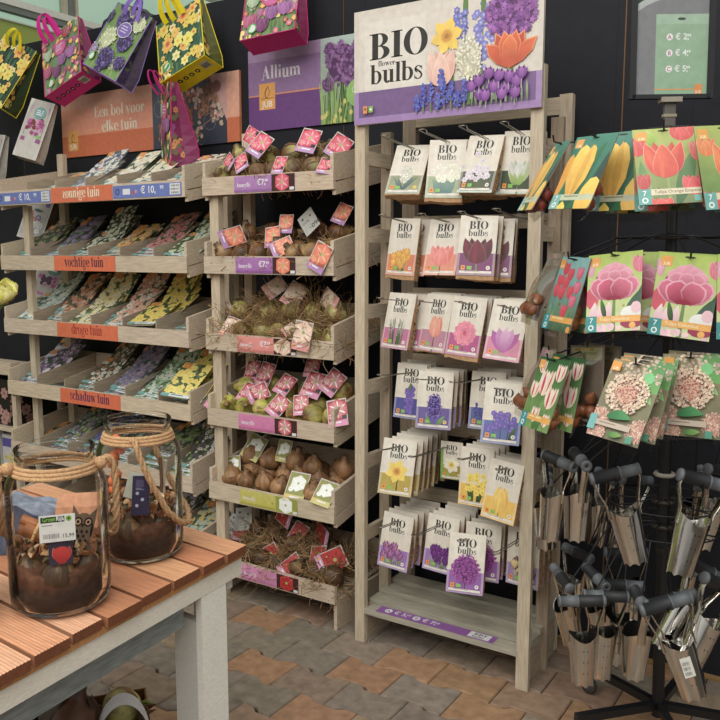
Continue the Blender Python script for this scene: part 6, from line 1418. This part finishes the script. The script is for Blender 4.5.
def chips(parent, seed, h0, n=150, hh=.045):
    g = G(); r = random.Random(seed)
    for k in range(n):
        a = r.uniform(0, 2*PI); q = .088*math.sqrt(r.random()); z = h0+.004+hh*r.random()*(1-.35*q/.088)
        c = jc(r.choice([rgb(120, 72, 46), rgb(150, 100, 66), rgb(196, 160, 120), rgb(100, 58, 38), rgb(176, 124, 84), rgb(214, 186, 150), rgb(140, 90, 60), rgb(110, 100, 70)]), r, .15)
        s_ = r.uniform(.006, .016); M_ = Euler((r.uniform(0, 6), r.uniform(0, 6), r.uniform(0, 6))).to_matrix(); ctr = Vector((q*math.cos(a), q*math.sin(a), z)); m = 7
        top_ = [ctr+M_ @ Vector((s_*(.7+.4*r.random())*math.cos(2*PI*j/m), s_*.7*(.7+.4*r.random())*math.sin(2*PI*j/m), .25*s_*math.sin(2*PI*j/m*2))) for j in range(m)]
        g.prism(top_, M_ @ Vector((0, 0, .0016+.002*r.random())), c)
    o = g.build('wood_chips', M_bulb, parent); o['kind'] = 'stuff'; return o
def inner_bulb(parent, x, y, z, s, tilt, c=rgb(70, 44, 36)):
    o = mk('planted_bulb', BM[5][0], parent, (x, y, z), tilt); o.scale = (s, s, s); return o
def neck_rope(o, z=.285, R_=.0835):
    g = G()
    for dz, rr_ in ((-.010, .001), (-.003, -.001), (.004, -.004)): g.tube([((R_+rr_)*math.cos(2*PI*k/60), (R_+rr_)*math.sin(2*PI*k/60), z+dz) for k in range(61)], .0048, jc(rgb(188, 150, 112), rnd, .05), 8, False)
    g.build('neck_cord', M_jute, o)
RT = Vector((.807, .590, 0)).normalized()   # the viewer's right as seen at the table; only used to choose where ropes hang
RT = Vector((.59, .807, 0)); FW = Vector((.807, -.59, 0))
jA = jar('open glass jar nearest the viewer with bulbs, cinnamon sticks, owl tag and price label', -1.450, 1.060, 0)
neck_rope(jA); soil(jA, 1, .092)
for x, y, s in ((.058, -.05, .95), (-.02, -.072, .8), (.07, .02, .9), (.02, .07, .8), (-.06, .02, .8)): inner_bulb(jA, x*.86, y*.86, .080, s*.8, (.2, .1, x*20))
chips(jA, 2, .105, 190, .045)
def P2(a, r_, z): return tuple(RT*(r_*math.sin(a))+FW*(r_*math.cos(a))+Vector((0, 0, z)))
# a = 0 faces the viewer, positive to the right
rope([P2(1.25, .088, .283), P2(1.3, .105, .300), P2(1.35, .118, .285), P2(1.38, .121, .24), P2(1.45, .119, .17), P2(1.7, .117, .13), P2(2.2, .114, .11), P2(3.1, .113, .10), P2(4.0, .113, .11), P2(4.5, .112, .15), P2(4.75, .111, .21), P2(4.85, .113, .262), P2(4.9, .106, .292), P2(4.95, .090, .285)], .0075, jA, 'carrying_rope')
# knots where the carrying rope joins
for a in (1.25, 4.92):
    g = G(); c = Vector(P2(a, .094, .288)); g.lathe([(0, -.013), (.010, -.010), (.014, 0), (.010, .010), (0, .013)], 10, rgb(186, 148, 112), tuple(c)); g.build('rope_knot', M_jute, jA)
# price label and dark picture tag inside the glass
def label_on(o, a, r_, z, w, h, art, name, lab=None, tilt=0):
    g = G(); c = Vector(P2(a, r_, z)); N = (RT*math.sin(a)+FW*math.cos(a)).normalized(); U = Vector((-N.y, N.x, 0)); V = Vector((0, 0, 1)); ct, st = math.cos(tilt), math.sin(tilt); U2 = U*ct+V*st; V2 = V*ct-U*st
    g.art(art, c, U2, V2, N, base=4e-4)
    g.prism([c+U2*w/2+V2*h/2, c-U2*w/2+V2*h/2, c-U2*w/2-V2*h/2, c+U2*w/2-V2*h/2], -N*.0008, (.6, .6, .58))
    q = g.build(name, M_print, o)
    if lab: q['label'] = lab
A = Art((-.034, -.026, .034, .026), 1); A.rectf(-.034, -.026, .034, .026, rgb(206, 206, 200)); A.rectf(-.031, .012, .014, .023, rgb(24, 40, 22)); A.sans('Groen', -.028, .0145, .0085, rgb(130, 190, 60), sx=.8); A.sans('Rijk', -.002, .0145, .0085, (.8, .8, .78), sx=.85); A.ell(.022, .0175, .0058, .0058, rgb(120, 170, 40)); A.ell(.022, .0175, .003, .003, rgb(60, 90, 20), 6)
A.lines(-.029, .006, .03, .0015, 1, rgb(110, 110, 110)); A.barcode(-.027, -.019, .030, .009, (.12, .12, .12)); A.sans('15,99', .008, -.019, .0075, (.08, .08, .08))
label_on(jA, -.02, .1045, .186, .068, .052, A, 'price_label', 'white price label')
A = Art((-.023, -.028, .023, .028), 1); A.rectf(-.023, -.028, .023, .028, rgb(62, 54, 74)); A.tulip(.002, -.008, .034, .030, rgb(170, 20, 24), rgb(220, 46, 46)); A.petal(.002, -.026, .034, .032, PI/2, rgb(180, 20, 24), rgb(220, 50, 44), .3)
label_on(jA, .02, .098, .140, .046, .056, A, 'picture_tag', 'dark tag with red flower')
# owl tag cut from thin wood
A = Art((-.04, -.05, .04, .05), 1); oc = rgb(196, 152, 116); A.ell(0, -.012, .026, .032, rgb(120, 96, 76), 18); A.poly([(-.024, .0), (-.026, .034), (-.010, .014), (.010, .014), (.026, .030), (.024, 0)], rgb(120, 96, 76))
for x in (-.011, .011): A.ell(x, .002, .0095, .0095, rgb(30, 22, 18), 12); A.ell(x, .002, .0062, .0062, oc, 10); A.ell(x, .002, .0032, .0032, rgb(20, 16, 14), 8)
for k in range(3):
    for q in range(3-k % 2): A.leaf(-.012+.011*q+(k % 2)*.005, -.014-.009*k, -.009+.011*q+(k % 2)*.005, -.021-.009*k, .006, rgb(24, 18, 14), rgb(24, 18, 14))
for s_ in (-1, 1): A.leaf(s_*.021, .0, s_*.021, -.03, .006, rgb(24, 18, 14), rgb(24, 18, 14)); A.poly([(s_*.004, -.002), (s_*.0, -.010), (0, -.002)], rgb(30, 22, 18))
g = G(); c = Vector(P2(.66, .078, .178)); a = .35; N = (RT*math.sin(a)+FW*math.cos(a)); U = Vector((-N.y, N.x, 0)); V = Vector((0, 0, 1)); U2 = U*.97+V*-.24; V2 = V*.97+U*.24
g.art(A, c, U2, V2, N, base=3e-4)
pts = [(-.024, .0), (-.026, .034), (-.010, .014), (.010, .014), (.026, .030), (.026, -.01), (.02, -.034), (0, -.044), (-.02, -.034), (-.026, -.01)]
g.prism([c+U2*x+V2*y for x, y in pts], -N*.003, rgb(130, 104, 82)); q = g.build('owl_tag', M_print, jA); q['label'] = 'cut out wooden owl tag'
# cinnamon sticks tied with cord
for k, (u0, v0, z0) in enumerate(((-.076, .014, .176), (-.064, .028, .180), (-.070, .006, .192))):
    g = G(); a_ = RT*u0+FW*(v0+.03)+Vector((0, 0, z0)); b_ = a_+RT*.052+FW*.012+Vector((0, 0, -.026)); 
    g.tube([a_, (a_+b_)/2, b_], .0105, jc(rgb(150, 96, 58), rnd, .1), 12, False); g.tube([b_, a_], .0075, rgb(70, 40, 24), 12, False); g.tube([a_+(b_-a_)*.02, b_-(b_-a_)*.02], .0086, rgb(90, 52, 32), 10, True)
    g.build('cinnamon_stick', M_bulb, jA)
g = G(); c = RT*-.040+FW*.050+Vector((0, 0, .170)); dr = (RT*.052+FW*.012+Vector((0, 0, -.026))).normalized(); s1 = dr.cross(Vector((0, 0, 1))).normalized(); s2 = dr.cross(s1)
g.tube([c+(s1*math.cos(q*PI/8)+s2*math.sin(q*PI/8))*.022 for q in range(17)], .004, rgb(206, 170, 120), 7, False); g.build('raffia_tie', M_jute, jA)
# second jar
jB = jar('open glass jar farther back near the table corner with rope looped down its front', -1.529, 1.359, 0)
neck_rope(jB); soil(jB, 2, .088)
for x, y, s in ((.03, -.07, .9), (.075, -.0, .8), (-.03, -.06, .8), (.03, .06, .8)): inner_bulb(jB, x*.9, y*.9, .072, s*.8, (.2, .1, x*20))
chips(jB, 6, .10, 150, .055)
rope([P2(-.25, .084, .286), P2(-.2, .095, .292), P2(-.12, .106, .27), P2(.0, .111, .23), P2(.2, .113, .18), P2(.5, .114, .12), P2(.85, .115, .085), P2(1.25, .120, .072), P2(1.7, .120, .085), P2(2.1, .117, .12), P2(2.5, .114, .18), P2(2.7, .110, .24), P2(2.8, .100, .285), P2(2.85, .088, .285)], .0075, jB, 'carrying_rope')
A = Art((-.02, -.045, .02, .045), 1); A.rectf(-.02, -.045, .02, .045, rgb(58, 52, 84)); A.rectf(-.012, .02, .006, .036, rgb(90, 84, 120)); 
for k in range(3): A.ell(-.008+.012*(k % 2), .005-.014*k, .004, .004, rgb(190, 186, 210), 8)
A.lines(-.012, .016, .02, .0015, 2, rgb(150, 150, 180))
label_on(jB, -.08, .099, .165, .04, .09, A, 'picture_tag', 'dark blue plant tag', -.08)
A = Art((-.022, -.03, .022, .03), 1); A.rectf(-.022, -.03, .022, .03, rgb(196, 196, 180)); label_on(jB, -.20, .092, .185, .044, .06, A, 'paper_tag', 'blank white tag', -.3)
g = G(); r = random.Random(8)
for k in range(7):
    a = r.uniform(3.4, 5.2); c = Vector(P2(a+.9, .062, .16+.02*k)); g.lathe([(0, -.012), (.012, -.008), (.014, .002), (.007, .012), (0, .014)], 8, jc(rgb(206, 108, 70), r, .2), tuple(c))
g.build('orange_pods', M_bulb, jB)
g = G(); c0 = Vector(P2(.9, .05, .10)); g.tube([c0, c0+Vector((.005, .01, .07)), c0+Vector((0, .012, .13))], .0045, rgb(96, 66, 48), 7); c0 = Vector(P2(1.2, .06, .10)); g.tube([c0, c0+Vector((-.01, .006, .06)), c0+Vector((-.004, .01, .12))], .006, rgb(190, 180, 160), 7); g.build('twig', M_bulb, jB)
jC = jar('glass jar showing only a sliver at the left picture edge', -1.595, .868, 0)
neck_rope(jC); soil(jC, 3, .08); chips(jC, 9, .09, 90, .05)
rope([P2(1.25, .088, .283), P2(1.35, .116, .28), P2(1.45, .118, .17), P2(2.2, .114, .11), P2(3.1, .113, .10), P2(4.0, .113, .11), P2(4.6, .112, .16), P2(4.85, .113, .262), P2(4.95, .090, .285)], .0075, jC, 'carrying_rope')

# things on the table behind the jar
g = G(); rr = random.Random(5); rows = []
for a in range(7):
    for_ = []
    for b in range(9): for_.append((-.17+.34*b/8, -.06+.12*a/6, .075+.05*math.sin(PI*b/8)+rr.uniform(-.008, .008)))
    rows.append(for_)
g.grid(rows, rgb(126, 134, 150), smooth=False)
for a in (0, 6):
    for b in range(8): q = [rows[a][b], rows[a][b+1], (rows[a][b+1][0], rows[a][b+1][1], .0), (rows[a][b][0], rows[a][b][1], .0)]; g.poly(q if a == 0 else q[::-1], rgb(80, 90, 110))
for b in (0, 8):
    for a in range(6): q = [rows[a][b], rows[a+1][b], (rows[a+1][b][0], rows[a+1][b][1], 0), (rows[a][b][0], rows[a][b][1], 0)]; g.poly(q[::-1] if b == 0 else q, rgb(80, 90, 110))
tag(g.build('slate_block', M_bulb, None, loc=(-1.84, 1.20, TZ+.001), rot=(0, 0, .62)), 'blue grey slate like block on the table seen through the front jar', 'ornament')

kp = G(); rr = random.Random(9)
F_ = [[(-.065, -.03, 0), (.065, -.03, 0)], [(-.066, -.034, .06), (.066, -.034, .06)], [(-.062, -.02, .12), (.064, -.022, .125)], [(-.060, -.002, .15), (.062, -.002, .155)]]
B_ = [[(x, -y if y < -.01 else y+.004, z) for x, y, z in q] for q in F_]
kp.grid([q[::-1] for q in F_], rgb(198, 146, 116), smooth=False); kp.grid(B_, rgb(190, 138, 108), smooth=False)
for k in range(3):
    for b in (0, 1): kp.poly([F_[k][b], B_[k][b], B_[k+1][b], F_[k+1][b]], rgb(184, 134, 104))
kp.poly([F_[3][0], F_[3][1], B_[3][1], B_[3][0]], rgb(190, 140, 110))
tag(kp.build('paper_pouch', M_kraft, None, loc=(-1.655, 1.285, TZ+.001), rot=(0, 0, .62)), 'salmon brown paper pouch standing on the table behind the front jar', 'pouch')
# box of bulbs under the table edge, with white paper strap
_q = at(82, 712, Z=.30); BXC = Vector((_q.x-.03, _q.y+.05, 0))
bx = thing('bulb_crate', 'open brown cardboard box with sprouting bulb and white paper band under the table', 'box', (BXC.x, BXC.y, 0), (0, 0, .9))
kb = rgb(112, 78, 50)
for b_ in ((-.16, .16, -.13, -.125, 0, .24), (-.16, .16, .125, .13, 0, .24), (-.16, -.155, -.13, .13, 0, .24), (.155, .16, -.13, .13, 0, .24), (-.16, .16, -.13, .13, 0, .01)):
    g = G(); g.box(*b_, kb); g.build('box_panel', M_kraft, bx)
g = G(); g.box(-.155, .155, -.125, .125, .01, .20, rgb(80, 60, 40)); g.build('packing_bed', M_dirt, bx)
gp_ = G(); n = 20; rows = [[(.085+.075*math.cos(PI*k/n), -.115, .19+.145*math.sin(PI*k/n)), (.085+.075*math.cos(PI*k/n), -.070, .20+.145*math.sin(PI*k/n))] for k in range(n+1)]
gp_.grid(rows, rgb(232, 234, 238)); gp_.grid([[(p[0], p[1], p[2]-.001) for p in q[::-1]] for q in rows], rgb(200, 202, 206)); gp_.build('paper_band', M_plain, bx)
BDK = bulb_mesh(77, rgb(84, 58, 42), rgb(70, 48, 36), rgb(56, 38, 30))
for x, y, s, t in ((-.045, -.04, 1.6, (-.15, .1, 0)), (.085, .03, 1.15, (.3, 1.3, .4)), (-.09, .03, 1.1, (-.5, -.3, 1))):
    o = thing('sprouting_bulb', {0: 'large dark sprouting bulb in the box under the table', 1: 'pale bulb lying on its side in the box under the table', 2: 'dark bulb at the far corner of the box under the table'}[(0 if s > 1.5 else 1 if x > 0 else 2)], 'bulb', (bx.matrix_world.translation if False else Vector((BXC.x, BXC.y, 0)))+Matrix.Rotation(.9, 3, 'Z') @ Vector((x, y, .20+.04*s)))
    b_ = mk('bulb_body', BM[2][0] if x > .05 else BDK, o, None, t); b_.scale = (s, s, s); mk('roots', RM['few'][0], o, None, t)
    g = G(); r = random.Random(int(x*100)+3)
    for k in range(5):
        a = 2*PI*k/5; g.tube([(.008*math.cos(a)*s, .008*math.sin(a)*s, .06*s), (.014*math.cos(a)*s, .014*math.sin(a)*s, .085*s), (.010*math.cos(a+.6)*s, .012*math.sin(a+.6)*s, .11*s)], .004, jc(rgb(96, 64, 40) if k != 2 else rgb(110, 130, 50), r, .2), 6, radii=[.006*s, .006*s, .001])
    m_ = g.build('sprout', M_bulb, o, None, t)

# pale yellow blossom on a stem at the left edge
fl = thing('yellow_blossom', 'pale yellow blossom entering at the left edge in front of the droge tuin tray', 'flower', tuple(at(3, 297, Y=2.2)))
g = G()
for ringi, (n, rr, z0, op) in enumerate(((6, .078, -.03, 1.0), (5, .062, -.026, .75), (4, .045, -.022, .5))):
    for k in range(n):
        a = 2*PI*k/n+ringi*.5; d = Vector((math.cos(a), math.sin(a), 0)); s = Vector((-d.y, d.x, 0)); rows = []
        for q in range(6):
            t = q/5; ww = .046*math.sin(PI*min(1, t*.8+.12)); base = d*(rr*op*math.sin(t*1.9))+Vector((0, 0, z0+.085*t))
            rows.append([base+s*ww*v-d*(.010*v*v) for v in (-1, -.5, 0, .5, 1)])
        g.grid(rows, jc(rgb(250, 244, 168), rnd, .03)); g.grid([[Vector(p)+Vector((0, 0, -.0008)) for p in q[::-1]] for q in rows], rgb(240, 236, 150))
g.build('petals', M_plain, fl, None, (.5, .3, 0))
g = G(); g.tube([(0, 0, -.03), (-.10, .02, -.09), (-.20, .05, -.40), (-.22, .08, -.80), (-.24, .08, -1.33)], .005, rgb(110, 140, 70), 8); g.leaf = None
g.build('stem', M_plain, fl)
pot = G(); pc_ = at(4, 296, Y=2.2)+Vector((-.24, .08, 0)); pot.lathe([(0, .0), (.07, 0), (.09, .17), (.095, .17), (.085, .165), (.075, .12), (0, .12)], 24, rgb(70, 66, 60)); tag(pot.build('flower_pot', M_rubber, None, loc=(pc_.x, pc_.y, 0)), 'dark pot on the floor beyond the left picture edge', 'pot')

# neighbouring low rack at the left edge with dark floral boxes
nb = thing('floral_box_rack', 'low grey wooden rack at the far left edge holding dark floral boxes', 'display rack', (-4.25, 2.75, 0))
def nbx(b_, name, mat, col): g = G(); g.box(*b_, col); rel(g.build(name, mat, nb), nb)
nbx((-4.6, -3.985, 2.66, 2.68, .90, .955), 'board', M_wx, WOOD); nbx((-4.6, -3.985, 2.66, 3.0, .565, .585), 'board', M_wx, WOOD); nbx((-4.6, -3.985, 2.66, 3.0, .30, .32), 'board', M_wx, WOOD); nbx((-4.6, -3.985, 2.66, 3.0, .885, .90), 'board', M_wx, WOOD)
nbx((-4.02, -3.985, 2.68, 2.71, 0, .955), 'post', M_wz, WOOD); nbx((-4.6, -4.56, 2.68, 2.71, 0, 1.08), 'post', M_wz, WOOD); nbx((-4.02, -3.985, 2.97, 3.0, 0, .95), 'post', M_wz, WOOD)
for k, (x, z) in enumerate(((-4.18, .586), (-4.42, .586))):
    A = Art((-.11, 0, .11, .26), 30+k); A.rectf(-.11, 0, .11, .26, rgb(34, 28, 30))
    for q in range(9): A.flower(A.r.uniform(-.1, .1), A.r.uniform(.02, .24), .036, A.r.choice([rgb(190, 140, 130), rgb(150, 110, 100), rgb(170, 130, 110)]), rgb(120, 80, 70), 7)
    g = G(); g.box(-.11, .11, 0, .2, 0, .26, rgb(34, 28, 30)); g.art(A, base=3e-4)
    B = Art((0, 0, .2, .26), 50+k); B.rectf(0, 0, .2, .26, rgb(34, 28, 30))
    for q in range(9): B.flower(B.r.uniform(0, .2), B.r.uniform(.02, .24), .036, B.r.choice([rgb(190, 140, 130), rgb(150, 110, 100)]), rgb(120, 80, 70), 7)
    g.art(B, (.11, 0, 0), (0, 1, 0), (0, 0, 1), (1, 0, 0), base=3e-4)
    tag(g.build('floral_box', M_print, None, loc=(x, 2.70, z)), 'black gift box with faded pink roses on the low left rack, %s' % ('nearer the seed rack' if k == 0 else 'farther left'), 'box')
for k, (x, z, c) in enumerate(((-4.08, .321, rgb(196, 190, 196)), (-4.30, .321, rgb(200, 200, 196)))):
    A = Art((-.08, 0, .08, .21), 60+k); A.rectf(-.08, 0, .08, .21, c); A.rectf(-.08, .14, .08, .19, rgb(90, 80, 160) if k == 0 else rgb(40, 60, 40)); 
    for q in range(7): A.flower(A.r.uniform(-.06, .06), A.r.uniform(.03, .11), .02, rgb(210, 200, 120), rgb(160, 120, 60), 6)
    g = G(); g.box(-.08, .08, 0, .05, 0, .21, c); g.art(A, base=3e-4)
    tag(g.build('bulb_carton', M_print, None, loc=(x, 2.70, z)), 'pale carton with %s band on the bottom board of the low left rack' % ('purple' if k == 0 else 'dark green'), 'carton')
